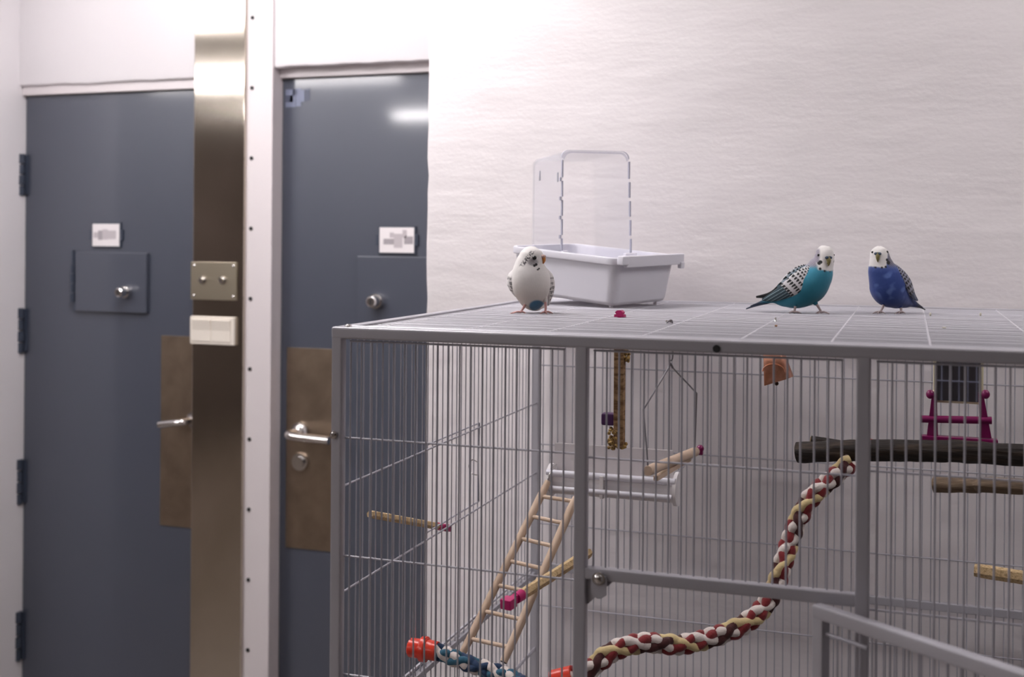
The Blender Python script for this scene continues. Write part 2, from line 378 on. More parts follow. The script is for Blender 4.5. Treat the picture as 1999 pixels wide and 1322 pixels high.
# ceiling lamps
for i, (x, y, sx, sy_, p) in enumerate(LAMPS):
    e = empty('ceiling_lamp', (x, y, CEIL)); tag(e, 'flat white fluorescent ceiling lamp fitting above the corridor', 'ceiling lamp', 'corridor ceiling lamps')
    m_ = MB().box((x-sx/2-.03, y-sy_/2-.03, CEIL-.07), (x+sx/2+.03, y+sy_/2+.03, CEIL), .006); m_.build('lamp_housing', LAMPB, e)
    hd = .05; L_ = p/(math.pi*(sx*sy_+2*(sx+sy_)*hd)); em = mat('lamp_diffuser', (.9, .9, .9), .5)
    b_ = em.node_tree.nodes['Principled BSDF']; b_.inputs['Emission Color'].default_value = (1.0, .955, .965, 1); b_.inputs['Emission Strength'].default_value = L_
    MB().box((x-sx/2, y-sy_/2, CEIL-.07-hd), (x+sx/2, y+sy_/2, CEIL-.0705), .004).build('diffuser', em, e)

# ------------------------------------------------------------------ the cage
S = .016; P = .34448; D = .918; X1 = .02616; T = .0165
NP = 4; XE = NP*P+.018                        # overall width (runs out of the frame)
ZT = H; ZB = .42
def hz(v): return H+v
cage = empty('bird_cage', (0, 0, 0)); tag(cage, 'large grey enamelled wire bird cage standing against the white wall', 'bird cage')
def part(mb, name, m=TUBEM, parent=cage, **k): return mb.build(name, m, parent, **k)
postx = [0.0018+i*P+(0 if i else -.0018) for i in range(NP+1)]
zmid_f = at(1400, 1150, 0).z                  # middle rail of the front
# posts
for i, x in enumerate(postx):
    part(MB().box((x+(.0004 if i == 0 else 0), .0005, 0), (x+T, T, ZT-.005), .003), 'post')
for x in (postx[0], postx[-1]): part(MB().box((x+.0004, D-T, 0), (x+T-.0004, D-.0005, ZT-.005), .003), 'post')
part(MB().box((postx[2], D-T, 0), (postx[2]+T, D, ZT-.003), .003), 'post') if False else None
# top rails
rh = .0165
part(MB().box((0, 0, ZT-rh), (XE, T, ZT), .0035, 3), 'rail'); part(MB().box((0, D-T, ZT-rh), (XE, D, ZT), .0035, 3), 'rail')
part(MB().box((0, 0.004, ZT-rh), (T, D-.004, ZT), .0035, 3), 'rail'); part(MB().box((XE-T, 0.004, ZT-rh), (XE, D-.004, ZT), .0035, 3), 'rail')
# bottom rails and tray
for zc in (ZB,):
    part(MB().box((0, 0, zc), (XE, T, zc+rh), .003), 'rail'); part(MB().box((0, D-T, zc), (XE, D, zc+rh), .003), 'rail')
    part(MB().box((0, 0, zc), (T, D, zc+rh), .003), 'rail'); part(MB().box((XE-T, 0, zc), (XE, D, zc+rh), .003), 'rail')
part(MB().box((.004, .004, ZB-.02), (XE-.004, D-.004, ZB+.004), .002), 'tray', mat('dark_tray', (.12, .12, .13), .5))
# front middle rail (second bay), with gussets and latch plate
mr0, mr1 = at(1150, 1112, 0), at(1400, 1146, 0)
zr = (at(1150, 1110, 0).z+at(1660, 1160, 0).z)/2
mrail = part(MB().box((postx[1]+T-.002, .001, zr-.0155), (postx[2]+.002, T-.001, zr), .003), 'rail')
g = MB(); xg = postx[1]+T
g.prism([(xg, .010, zr-.015), (xg+.036, .010, zr-.015), (xg, .010, zr-.050)], (0, .002, 0)); g.prism([(postx[2], .010, zr-.015), (postx[2]-.036, .010, zr-.015), (postx[2], .010, zr-.03)], (0, .002, 0)) if False else None
part(g, 'gusset', smooth=False)
a = at(1154, 1120, -.004); b = at(1183, 1171, -.004)
lp = MB(); c_ = .0035
lp.prism([(a.x, -.004, a.z-.003), (a.x+.005, -.004, a.z), (b.x-.007, -.004, a.z), (b.x, -.004, a.z-.004), (b.x, -.004, b.z+.005), (b.x-.007, -.004, b.z), (a.x+.008, -.004, b.z), (a.x, -.004, b.z+.006)], (0, .0035, 0))
lpo = part(lp, 'latch_plate', smooth=False)
p = at(1168, 1130, -.006)
m_ = MB(); m_.cyl((p.x, -.0045, p.z), (p.x, -.0065, p.z), .0082, 20); m_.sphere((p.x, -.006, p.z), .0065, (1, .7, 1)); m_.build('bolt', CHROME, lpo)
# side middle rail and back middle rail
zs = at(1045, 1112, D).z
part(MB().box((0.001, T, zs-.010), (.012, D-T, zs), .002), 'rail'); part(MB().box((0.0, T, zs+.0045), (.0045, D-T, zs+.0085), .001), 'rail')
zb_ = at(1840, 1179, D-.01).z
part(MB().box((T, D-T+.004, zb_-.0145), (XE-T, D, zb_+.001), .002), 'rail')
# screws on the frame
def screw(p, n, r=.0055, m=CHROME):
    p = Vector(p); n = Vector(n); q = MB(); q.cyl(p, p+n*.0015, r, 16); q.cyl(p+n*.0015, p+n*.0035, r*.85, 16, r*.45); return part(q, 'screw', m)
p = at(651, 849, 0); screw((.006, 0, p.z), (0, -1, 0))
screw((.022, .0095, ZT), (0, 0, 1))
p = at(1399, 681, 0); m_ = MB(); m_.cyl((p.x, .0005, p.z), (p.x, -.0012, p.z), .0048, 16); part(m_, 'bolt_hole', DARKHOLE)
# wire panels -------------------------------------------------------------
WR = .00125
def panel_front(i, ztop, zbot, rods, nb=20, extra=None):
    m_ = MB(); x0 = X1+i*P; yb = .0095
    for k in range(nb): m_.cyl((x0+k*S, yb, ztop), (x0+k*S, yb, zbot), WR, 8)
    m_.cyl((x0-.0015, yb, ztop), (x0+(nb-1)*S+.0015, yb, ztop), WR*1.15, 8)
    for zz in rods: m_.cyl((postx[i]+T-.002, yb+.0028, zz), (postx[i+1]+.002, yb+.0028, zz), WR*1.1, 8)
    return part(m_, 'front_wire_panel', WIREM)
zt_w = ZT-rh-.003
panel_front(0, zt_w, ZB+rh, [hz(-.153), hz(-.3155), hz(-.478), hz(-.64)])
panel_front(1, zt_w, zr, [hz(-.1565)])
panel_front(2, zt_w, ZB+rh, [hz(-.1495), (at(1690, 1196, .01).z+at(1999, 1217, .01).z)/2, hz(-.46)])
panel_front(3, zt_w, ZB+rh, [hz(-.15), hz(-.315)])
def panel_side(x, name):
    m_ = MB(); y = .0222; st = S*1.3399
    while y < D-.02: m_.cyl((x, y, ZT-rh+.001), (x, y, ZB+rh), .00105, 7); y += st
    for zz in (hz(-.2212), hz(-.3679), hz(-.74)): m_.cyl((x+.0024, .017, zz), (x+.0024, D-.017, zz), .0015, 8)
    zz = at(1042, 1266, D-.02).z; m_.cyl((x+.0024, .017, zz), (x+.0024, D-.017, zz), .0015, 8)
    return part(m_, name, WIREM)
panel_side(.0085, 'side_wire_panel'); panel_side(XE-.0085, 'side_wire_panel')
# small access flap in the side panel
ya = atx(833, 1040, .006).y; yb2 = atx(937, 900, .006).y
m_ = MB(); z1 = hz(-.2160); z0 = hz(-.3600)
m_.tube([(.004, ya, z1), (.004, yb2, z1), (.004, yb2, z0), (.004, ya, z0)], .0017, 8, closed=True)
fl = part(m_, 'side_flap', WIREM)
p = atx(948, 905, .0)
m_ = MB(); m_.tube(cr([(.004, yb2-.005, p.z+.012), (-.012, yb2+.006, p.z+.013), (-.02, yb2+.012, p.z), (-.012, yb2+.006, p.z-.012), (.004, yb2-.004, p.z-.012)], 5), .001, 7); m_.build('flap_latch', CHROME, fl)
# back panel
m_ = MB(); x = .15140-S*8
while x < XE-.015: m_.cyl((x, D-.0095, ZT-rh+.001), (x, D-.0095, ZB+rh), .00115, 7); x += S
for zz in (hz(-.1417), hz(-.3077), hz(-.4741), at(1600, 1243, D-.01).z, hz(-.85)): m_.cyl((T-.002, D-.0125, zz), (XE-T+.002, D-.0125, zz), .0014, 8)
part(m_, 'back_wire_panel', WIREM)
# top panel: long wires along the width, cross rods below
m_ = MB(); y = .024; zt_ = ZT-.0035
while y < D-.018: jz = random.uniform(-.0004, .0002); m_.cyl((.010, y, zt_+jz), (XE-.010, y+random.uniform(-.001, .001), zt_+jz), .00112, 6); y += .0152+random.choice((-.0012, -.0004, 0, .0004, .0006, .0022))
cross = [at(px, py, .02).x for px, py in ((885, 640), (1045, 645), (1240, 650), (1437, 658), (1618, 664), (1818, 670))]
cx = cross[-1]+.128
while cx < XE-.03: cross.append(cx); cx += .128
cross = [cross[0]-.13, *cross]
for cx in cross: m_.cyl((cx, .010, zt_-.0004), (cx, D-.01, zt_-.0004), .0016, 8)
m_.cyl((.018, .0192, ZT-.001), (XE-.018, .0192, ZT-.001), .002, 6)
m_.cyl((.0192, .018, ZT-.001), (.0192, D-.018, ZT-.001), .002, 6)
part(m_, 'top_wire_panel', TOPWIRE_LIT)
ZTOP = zt_+.0015
# open door of the cage, swung out to the right
hx = at(1603, 1200, -.02)
dirv = Vector((.81, -.586, 0)).normalized(); nrm = Vector((.586, .81, 0)).normalized()
dtop = at(1603, 1181, -.02).z
p0 = Vector((hx.x, -.02, dtop-.008))
L = .33
d_ = MB()
d_.bar(p0-dirv*.008, p0+dirv*L, T, T, .003)
d_.bar(p0+Vector((0, 0, -.004)), p0+Vector((0, 0, -.548)), T-.001, T-.001, .0025, upv=nrm)
d_.bar(p0+dirv*L+Vector((0, 0, -.004)), p0+dirv*L+Vector((0, 0, -.548)), T-.001, T-.001, .0025, upv=nrm)
d_.bar(p0-dirv*.008+Vector((0, 0, -.55)), p0+dirv*(L+.008)+Vector((0, 0, -.55)), T, T, .003)
cdoor = part(d_, 'cage_door')
cdoor['label'] = 'open wire door swung outward'
m_ = MB()
for k in range(1, 20): q = p0+dirv*(k*S+.008); m_.cyl(q, q+Vector((0, 0, -.55)), WR, 8)
m_.build('door_wire', WIREM, cdoor)
ra = at(1611, 1235, -.02); dr = dirv
m_ = MB(); q = Vector((p0.x, p0.y, ra.z))+dirv*.008; m_.cyl(q, q+dirv*.058, .0024, 10); m_.build('latch_rod', WIREM, cdoor)

# ------------------------------------------------------------------ bath on the cage top
ih = Vector((rt.x, rt.y, 0)); idp = Vector((fw.x, fw.y, 0))              # sideways and away, level
def hdir(deg, sgn): a_ = math.radians(deg); return ih*math.cos(a_)*sgn+idp*math.sin(a_)
c0 = atz(1199, 603, ZTOP); c0.z = ZTOP
WL_, WR_, HT = .262, .200, .092
uL = hdir(42, -1); uR = hdir(48, 1)
tl, tr_ = math.radians(4.6), math.radians(1.4)
uL3 = (uL+up*math.tan(tl)).normalized(); uR3 = (uR+up*math.tan(tr_)).normalized(); uZ = uR3.cross(uL3).normalized()
if uZ.z < 0: uZ = -uZ
bath = empty('bird_bath', c0); tag(bath, 'white plastic tub with a clear hood standing upright in it', 'bird bath')
def tp(a_, b_, z): return c0+uR3*a_+uL3*b_+uZ*z
def rrect(g_, r, z, n=6):
    pts = []; cx, cy = WR_/2, WL_/2; hx, hy = cx+g_, cy+g_
    for (sx, sy, a0) in ((1, 1, 0), (-1, 1, 90), (-1, -1, 180), (1, -1, 270)):
        for k in range(n+1):
            A = math.radians(a0+90*k/n); pts.append(tp(cx+sx*(hx-r)+r*math.cos(A), cy+sy*(hy-r)+r*math.sin(A), z))
    return pts
def loft(m_, rings, cap0=True, cap1=True):
    R = [[m_.bm.verts.new(p) for p in r] for r in rings]; n = len(R[0])
    for i in range(len(R)-1):
        for k in range(n): m_.bm.faces.new((R[i][k], R[i][(k+1) % n], R[i+1][(k+1) % n], R[i+1][k]))
    if cap0: m_.bm.faces.new(R[0][::-1])
    if cap1: m_.bm.faces.new(R[-1])
    return m_
tub = MB()
loft(tub, [rrect(g_-.012, r, z) for (z, g_, r) in ((.001, -.010, .010), (.003, -.004, .014), (.009, 0, .018), (.076, .008, .021), (.0765, .009, .021), (.0775, .0125, .024), (.079, .0135, .025), (.088, .0138, .025), (.0905, .0128, .024), (.0912, .0105, .022), (.0905, .007, .02), (.086, .0055, .019), (.012, -.003, .016), (.008, -.008, .012))])
for sx, sy in ((.03, .03), (WR_-.03, .03), (.03, WL_-.03), (WR_-.03, WL_-.03)):
    q = tp(sx, sy, 0); tub.cyl((q.x, q.y, ZTOP), q+uZ*.004, .004, 10)
# deeper hook band along the right-hand wall and its lugs
tub.obox(tp(WR_/2+.012, -.0045, .0845), uR3, uL3, uZ, WR_/2-.008, .0042, .0105, .002)
tub.obox(tp(.0135, -.004, .087), uR3, uL3, uZ, .010, .0075, .0085, .003)
tub.obox(tp(WR_-.004, -.0075, .073), uR3, uL3, uZ, .006, .004, .006, .001)
tub.obox(tp(.055, .012, .088), uR3, uL3, uZ, .017, .0035, .010, .001)
tub.obox(tp(.028, .145, .081), uR3, uL3, uZ, .007, .003, .010, .001)
tub.build('tub', WPLAST, bath, ang=45)
# the clear hood: an arched shell open toward the viewer
hR = hdir(14, 1); hD = hdir(62, -1)
fl_ = CAM+ray(1096, 487)*2.215; HW = .142; zbot = c0.z+.030; ztop = (CAM+ray(1096, 293)*2.215).z
HHt = ztop-zbot
def hp(a_, d_, z): return Vector((fl_.x, fl_.y, zbot))+hR*a_+hD*d_+up*z
def arch(g_, dz=0, n=7):
    r = .015; out = [(-.001-g_, 0)]
    x0, x1, zt = -.000-g_, HW-.008+g_, HHt+g_
    for k in range(n+1): A = math.pi-math.pi/2*k/n; out.append((x0+r+r*math.cos(A), zt-r+r*math.sin(A)))
    for k in range(n+1): A = math.pi/2-math.pi/2*k/n; out.append((x1-r+r*math.cos(A), zt-r+r*math.sin(A)))
    out.append((HW+g_, 0)); return out
m_ = MB(); th = .0018; DEPH = .125
def shell(m_, g_):
    A = arch(g_); f = [m_.bm.verts.new(hp(a_, 0, z)) for a_, z in A]; ins = .004
    mid = [m_.bm.verts.new(hp(a_+(ins if a_ < HW/2 else -ins)*.6, DEPH-.006, z-(.008 if z > .01 else 0))) for a_, z in A]
    bk = [m_.bm.verts.new(hp(a_+(ins if a_ < HW/2 else -ins)*2, DEPH, z-(.012 if z > .01 else 0))) for a_, z in A]
    for i in range(len(A)-1):
        m_.bm.faces.new((f[i], f[i+1], mid[i+1], mid[i])); m_.bm.faces.new((mid[i], mid[i+1], bk[i+1], bk[i]))
    m_.bm.faces.new(bk)
    return f
fo = shell(m_, 0); fi = shell(m_, -th)
for i in range(len(fo)-1): m_.bm.faces.new((fo[i], fo[i+1], fi[i+1], fi[i]))
hood = m_.build('hood', CLEAR, bath, ang=40); hood['label'] = 'clear arched hood'
m_ = MB()
A = arch(.001); B = arch(-.0048)
for i in range(1, len(A)-2):
    m_.bm.faces.new([m_.bm.verts.new(hp(*v)) for v in ((A[i][0], 0, A[i][1]), (A[i+1][0], 0, A[i+1][1]), (B[i+1][0], 0, B[i+1][1]), (B[i][0], 0, B[i][1]))])
    m_.bm.faces.new([m_.bm.verts.new(hp(*v)) for v in ((A[i][0], .004, A[i][1]), (A[i+1][0], .004, A[i+1][1]), (A[i+1][0], 0, A[i+1][1]), (A[i][0], 0, A[i][1]))])
bmesh.ops.remove_doubles(m_.bm, verts=m_.bm.verts[:], dist=1e-5)
m_.build('hood_rim', CLEAR2, hood)
RIMS = mat('rim_edge_plastic', (.45, .45, .54), .2)
zz = HHt-.022
xr = lambda z: HW-.008*(z/HHt)
for k in range(6):
    za, zb2_ = zz, zz-.030
    if k == 0: za += .003
    MB().obox(hp(.0005, 0, (za+zb2_)/2), hR, hD, up, .0011, .002, (za-zb2_)/2).build('rim_segment', RIMS, hood)
    MB().obox(hp(xr((za+zb2_)/2)-.0005, 0, (za+zb2_)/2), hR, hD, up, .0011, .002, (za-zb2_)/2).build('rim_segment', RIMS, hood)
    MB().obox(hp(-.0025, .001, zb2_-.0035), hR, hD, up, .0014, .002, .0035).build('rim_tooth', RIMS, hood)
    zz -= .0365
TABM = mat('tab_edge_plastic', (.42, .42, .48), .3)
MB().obox(hp(.055, DEPH-.004, HHt-.045), hR, hD, up, .0009, .0015, .0095).build('moulded_tab', TABM, hood)
MB().obox(hp(-.0005, .085, HHt-.045), hD, hR, up, .0012, .0008, .0095).build('moulded_tab', TABM, hood)
# pink clip and crumbs on the top wires
def tilted(o, rx=0, ry=0, rz=0): return o
p = atz(1208, 619, ZTOP)
m_ = MB(); m_.prism([(p.x+x, p.y, ZTOP+z) for x, z in ((-.008, 0), (.008, 0), (.0075, .004), (.005, .0045), (.0062, .0075), (.003, .0108), (-.003, .0105), (-.0065, .0075), (-.0045, .0045), (-.0075, .004))], (.0015, .010, 0))
m_.obox((p.x, p.y+.004, ZTOP-.004), (1, 0, 0), (0, 1, 0), up, .0025, .003, .005)
tag(m_.build('clip', PINK, smooth=False), 'small bright pink plastic clip gripping the top wires in front of the tub', 'clip')
def crumb(px, py, r, m, lab, name='seed', sc=(1, .8, .7)):
    p = atz(px, py, ZTOP)
    m_ = MB(); m_.sphere((p.x, p.y, ZTOP+r*sc[2]*.9), r, sc, 8, 6); tag(m_.build(name, m), lab, name.replace('_', ' '))
crumb(1302, 629, .0022, CREST, 'dark seed husk on the top wires with its twin just to its right', 'seed_husk'); crumb(1309, 629, .0022, CREST, 'dark seed husk on the top wires with its twin just to its left', 'seed_husk')
crumb(1515, 638, .0022, BRONZE, 'brown seed on the top wires below the tail of the turquoise budgie')
crumb(1816, 617, .0024, CRUMB, 'pale crumb on the top wires just under the tail of the violet budgie', 'crumb', (.8, .8, 1.3)); crumb(1914, 617, .0024, CRUMB, 'pale crumb on the top wires near the right edge of the picture', 'crumb', (.8, .8, 1.3))
crumb(1843, 641, .002, CRUMB, 'flat pale crumb lying nearer the front rail than the other two', 'crumb', (1.6, .8, .5))

# ------------------------------------------------------------------ budgerigars
def sstep(a_, b_, x):
    t = max(0, min(1, (x-a_)/(b_-a_))) if a_ != b_ else float(x > a_); return t*t*(3-2*t)
def lerp(a_, b_, t): return tuple(a_[i]*(1-t)+b_[i]*t for i in range(3))
def body_mesh(st, n=150, sub=22):
    """st: (x, y, z, half width, half depth) along the spine, in bird units (photo pixels); one closed surface"""
    P_ = cr([(a_[0], a_[1], a_[2]) for a_ in st], sub); R_ = cr([(a_[3], a_[4], 0) for a_ in st], sub)
    m_ = MB(); N = len(P_); rings = []
    for i, p in enumerate(P_):
        t = (P_[min(i+1, N-1)]-P_[max(i-1, 0)]).normalized()
        sd = Vector((0, 1, 0)); sd = (sd-t*sd.dot(t)).normalized(); nn = t.cross(sd).normalized()
        rings.append([m_.bm.verts.new(p+nn*math.cos(2*math.pi*k/n)*max(R_[i].x, .3)+sd*math.sin(2*math.pi*k/n)*max(R_[i].y, .3)) for k in range(n)])
    for i in range(N-1):
        for k in range(n): m_.bm.faces.new((rings[i][k], rings[i][(k+1) % n], rings[i+1][(k+1) % n], rings[i+1][k]))
    m_.bm.faces.new(rings[0][::-1]); m_.bm.faces.new(rings[-1]); return m_
def paint(o, fn):
    me = o.data; ca = me.color_attributes.new('plumage', 'FLOAT_COLOR', 'POINT')
    for i, v in enumerate(me.vertices):
        c = fn(v.co); ca.data[i].color = (c[0], c[1], c[2], 1)
def bird(name, label, anchor_px, stations, colour, head, face, wings, legs, tail, skin, beakm, cerem, beak, eyes, k):
    a_ = atz(*anchor_px, ZTOP); sc = (a_-CAM).dot(fw)/F
    e = empty(name, (a_.x, a_.y, ZTOP), -YAW); tag(e, label, 'budgerigar')
    def fin(mb, nm, m, fn=None, par=None, ang=80):
        me = bpy.data.meshes.new(nm); bmesh.ops.recalc_face_normals(mb.bm, faces=mb.bm.faces[:]); mb.bm.to_mesh(me); mb.bm.free()
        me.materials.append(m)
        for p in me.polygons: p.use_smooth = True
        o = bpy.data.objects.new(nm, me); COL.objects.link(o); o.parent = par or e
        if fn: paint(o, fn)
        me.transform(Matrix.Scale(sc, 4)); return o
    b = fin(body_mesh(stations), 'body', FEATHER, colour)
    for w in wings: fin(w[0](), 'wing', FEATHER, w[1])
    if tail: fin(tail[0](), 'tail', FEATHER, tail[1])
    for lg in legs:                                    # lg: hip, ankle, foot centre, toes
        mb = MB(); hip, ank, ft, toes = lg
        tc_ = cr([hip+Vector((0, 2, 5)), hip, hip.lerp(ank, .62)], 8); mb.tube(tc_, [8.5*(1-.62*(i/(len(tc_)-1))**1.5) for i in range(len(tc_))], 24); fin(mb, 'thigh', FEATHER, lambda p, c=tuple(.85*q_ for q_ in colour(hip+Vector((0, 0, 6)))): c); mb = MB()
        mb.tube(cr([hip, ank, ft], 5), [3.4]*3+[2.6]*3+[2.2]*(len(cr([hip, ank, ft], 5))-6), 10)
        for t_ in toes:
            f0 = Vector(ft); t1 = Vector(t_); md = f0.lerp(t1, .5)+Vector((0, 0, 2.2))
            c_ = cr([f0+Vector((0, 0, .6)), md, t1+Vector((0, 0, 1.3))], 5); mb.tube(c_, [2.0-.8*i/(len(c_)-1) for i in range(len(c_))], 8)
            d_ = (t1-f0).normalized(); mb.tube([t1+Vector((0, 0, 1.3)), t1+d_*2+Vector((0, 0, .8)), t1+d_*3.6+Vector((0, 0, -.6))], [1.1, .8, .25], 6)
        mb.sphere(ft, 2.8, (1, 1, .7), 10, 8)
        fin(mb, 'leg', skin)
    # beak and cere on the face
    hc = Vector(head[0]); fd = Vector(face).normalized(); sd = Vector((0, 0, 1)).cross(fd).normalized(); uu = fd.cross(sd)
    bp = Vector(beak[0]); L_ = beak[1]; wd = beak[2]
    mb = MB(); c_ = cr([bp+uu*1.5-fd*2, bp+fd*2.2-uu*L_*.25, bp+fd*2.6-uu*L_*.65, bp+fd*.6-uu*L_], 5)
    mb.tube(c_, [wd*(1-.88*(i/(len(c_)-1))**1.4) for i in range(len(c_))], 14); mb.sphere(bp-uu*L_*.62-fd*1.0, wd*.62, (1, 1, .7), 12, 8)
    fin(mb, 'beak', beakm)
    mb = MB()
    for s_ in (-1, 1): mb.sphere(bp+uu*1.6+sd*s_*wd*.62+fd*.8, wd*.80, (1, .9, .75), 16, 10)
    fin(mb, 'cere', cerem)
    for ep, er in eyes:
        mb = MB(); mb.sphere(ep, er, (1, 1, 1), 16, 12); fin(mb, 'eye', EYE)
    return e
def wing_mesh(path, hw, th_, nrm_, tipcut=0, sub=34, n=130):
    """folded wing: path along the wing, half widths, thickness, outward normal"""
    def f():
        P_ = cr(path, sub); R_ = cr([(h_, t_, 0) for h_, t_ in zip(hw, th_)], sub); m_ = MB(); rings = []
        nn0 = Vector(nrm_).normalized(); N = len(P_)
        for i, p in enumerate(P_):
            t = (P_[min(i+1, N-1)]-P_[max(i-1, 0)]).normalized(); nn = (nn0-t*nn0.dot(t)).normalized(); sd = t.cross(nn)
            rings.append([m_.bm.verts.new(p+sd*math.cos(2*math.pi*k/n)*max(R_[i].x, .25)+nn*math.sin(2*math.pi*k/n)*max(R_[i].y, .2)) for k in range(n)])
        for i in range(N-1):
            for k in range(n): m_.bm.faces.new((rings[i][k], rings[i][(k+1) % n], rings[i+1][(k+1) % n], rings[i+1][k]))
        m_.bm.faces.new(rings[0][::-1]); m_.bm.faces.new(rings[-1]); return m_
    return f
def scallops(p, o_, ax, cx_, su, sv, edge, dark, we=.30):
    """scalloped feather pattern: dark feather centres with pale rims"""
    u = (p-o_).dot(ax)/su; v = (p-o_).dot(cx_)/sv
    row = math.floor(u); v2 = v+(.5 if row % 2 else 0); fu = u-row; fv = v2-math.floor(v2)-.5
    r = math.hypot(fv*1.55, (fu-.0)*.95)
    return lerp(dark, edge, sstep(.72-we, .80-we, r)) if r < 1 else edge
WHITE_ = (.80, .77, .75); BLK = (.012, .012, .014)
def spots(p, c, L_, r_soft=.6, col=BLK):
    for (sx, sy, sz, r) in L_:
        if p.y > 2: continue
        d_ = math.hypot(p.x-sx, p.z-sz)
        c = lerp(col, c, sstep(r-r_soft, r+r_soft, d_))
    return c
V = Vector
# ---- turquoise budgie: head up on the right, tail down to the left
def turq_col(p):
    x, y, z = p
    blue = lerp((.010, .16, .30), (.055, .36, .50), sstep(-.6, .6, noise.noise(p*.05)))
    blue = lerp((.012, .17, .25), (.06, .34, .50), sstep(50, 92, z)*.6+sstep(-10, -55, x)*.5)
    c = lerp((.010, .018, .045), blue, sstep(-92, -66, x))
    back = (x-5)*(-.80)+(z-60)*.60                     # toward the back
    if z > 78:
        # mask
        m_edge = 82.5+abs(x-36)*.12+1.2*noise.noise(V((x*.35, y*.35, 0)))
        mask = sstep(m_edge-2, m_edge+2, z)*sstep(7, 13, x + (z-104)*.10 + max(0, y)*.4 )
        nape = sstep(4, -1, x-(12+(z-104)*.22))*1.0
        bar = .5+.5*math.sin((z*.72+x*.55)*2.6)
        greyc = lerp((.13, .12, .17), (.44, .41, .46), bar)
        cheek = lerp(greyc, blue, sstep(96, 84, z))
        c = lerp(c, cheek, sstep(82, 92, z)*max(nape, sstep(12, 9, x)))
        c = lerp(c, WHITE_, mask)
        # brow line: grey side of the head
        c = lerp(c, lerp((.20, .18, .24), (.38, .35, .40), bar), sstep(19, 14.5, x-(z-112)*.10)*sstep(97, 101, z)*sstep(130, 122, z))
        c = lerp(c, greyc, sstep(2, 9, y)*sstep(86, 92, z)*sstep(135, 128, z+(x-30)*.3))
        c = spots(p, c, [(17.5, -20, 100, 3.4), (14.8, -20, 97.5, 3.2), (16, -27, 87, 2.6), (24.5, -29, 83, 2.1), (46.5, -19, 83.5, 2.4), (47, -12, 101, 2.6), (48.5, -12, 95, 2.2), (36, -30, 81.5, 1.4)])
    return c
def turq_wing(p):
    ax = V((-.72, .1, -.69)); c_ = V((-.65, -.1, .72)); d = (p-V((10, 0, 78)))
    u = d.dot(ax)
    if u > 62:
        f = abs(math.sin(d.dot(c_)*.62+.3)); return lerp((.30, .42, .46), (.020, .045, .06), sstep(.12, .3, f))
    return scallops(p, V((10, 0, 78)), ax, c_, lerp1(3.6, 8.5, u/62), 5.2, (.66, .64, .66), BLK, .16)
def lerp1(a_, b_, t): t = max(0, min(1, t)); return a_+(b_-a_)*t
def tail_t(p): return lerp((.010, .018, .045), (.06, .30, .42), sstep(-78, -60, p.x)*sstep(24, 14, p.z-(p.x+78)*.42))
bird('budgerigar', 'turquoise budgerigar facing the camera with its tail pointing left',
     (1576, 611),
     [(-104, 34, 10, 1.5, 1.2), (-80, 28, 19, 4.5, 5), (-62, 22, 26, 9, 9), (-44, 15, 29, 19, 16), (-21, 6, 37, 30, 26), (1, -2, 53, 36, 31), (16, -6, 73, 31, 28), (24, -8, 91, 24.5, 24), (28.5, -10, 103, 20, 21), (30, -11, 114, 18, 19.5), (29.5, -10, 123, 15, 16), (29, -9, 129, 9.5, 10.5), (29, -9, 132, 2.5, 3)],
     turq_col, ((29, -10, 112),), (.20, -.97, -.02),
     [(wing_mesh([(8, -17, 92), (-9, -21, 76), (-28, -19, 56.5), (-48, -6, 41), (-66, 8, 30), (-84, 20, 24)], [5, 15, 18.5, 14, 9, 2.5], [2.5, 5.5, 6.5, 5, 3, 1.2], (-.25, -.95, .1)), turq_wing),
      (wing_mesh([(2, 18, 92), (-16, 20, 78), (-34, 24, 58), (-52, 24, 42), (-70, 24, 33), (-94, 30, 29)], [5, 13, 15, 10, 6, 2], [2.5, 5, 5.5, 4, 3, 1.5], (-.35, .9, .3)), lambda p: BLK if p.x < -55 else turq_wing(p))],
     [(V((-24, -6, 20)), V((-26, -7, 9)), V((-27, -7, 1.5)), [V((-18, -12, 0)), V((-20, -3, 0)), V((-35, -9, 0)), V((-33, 0, 0))]),
      (V((10, -10, 24)), V((18, -12, 13)), V((24, -13, 2)), [V((37, -14, -1)), V((33, -21, 0)), V((18, -16, 0)), V((18, -6, 0))])],
     (wing_mesh([(-50, 18, 28), (-70, 26, 20), (-92, 32, 13), (-112, 38, 5)], [7, 7, 5, 2], [2.5, 2.5, 1.8, 1], (-.3, -.3, .9)), tail_t),
     SKINGREY, BEAKY, CEREB, ((32, -30.5, 107), 14.5, 5.2), [((15.5, -22, 113), 2.7), ((44.5, -19.5, 113.5), 2.5)], 1)
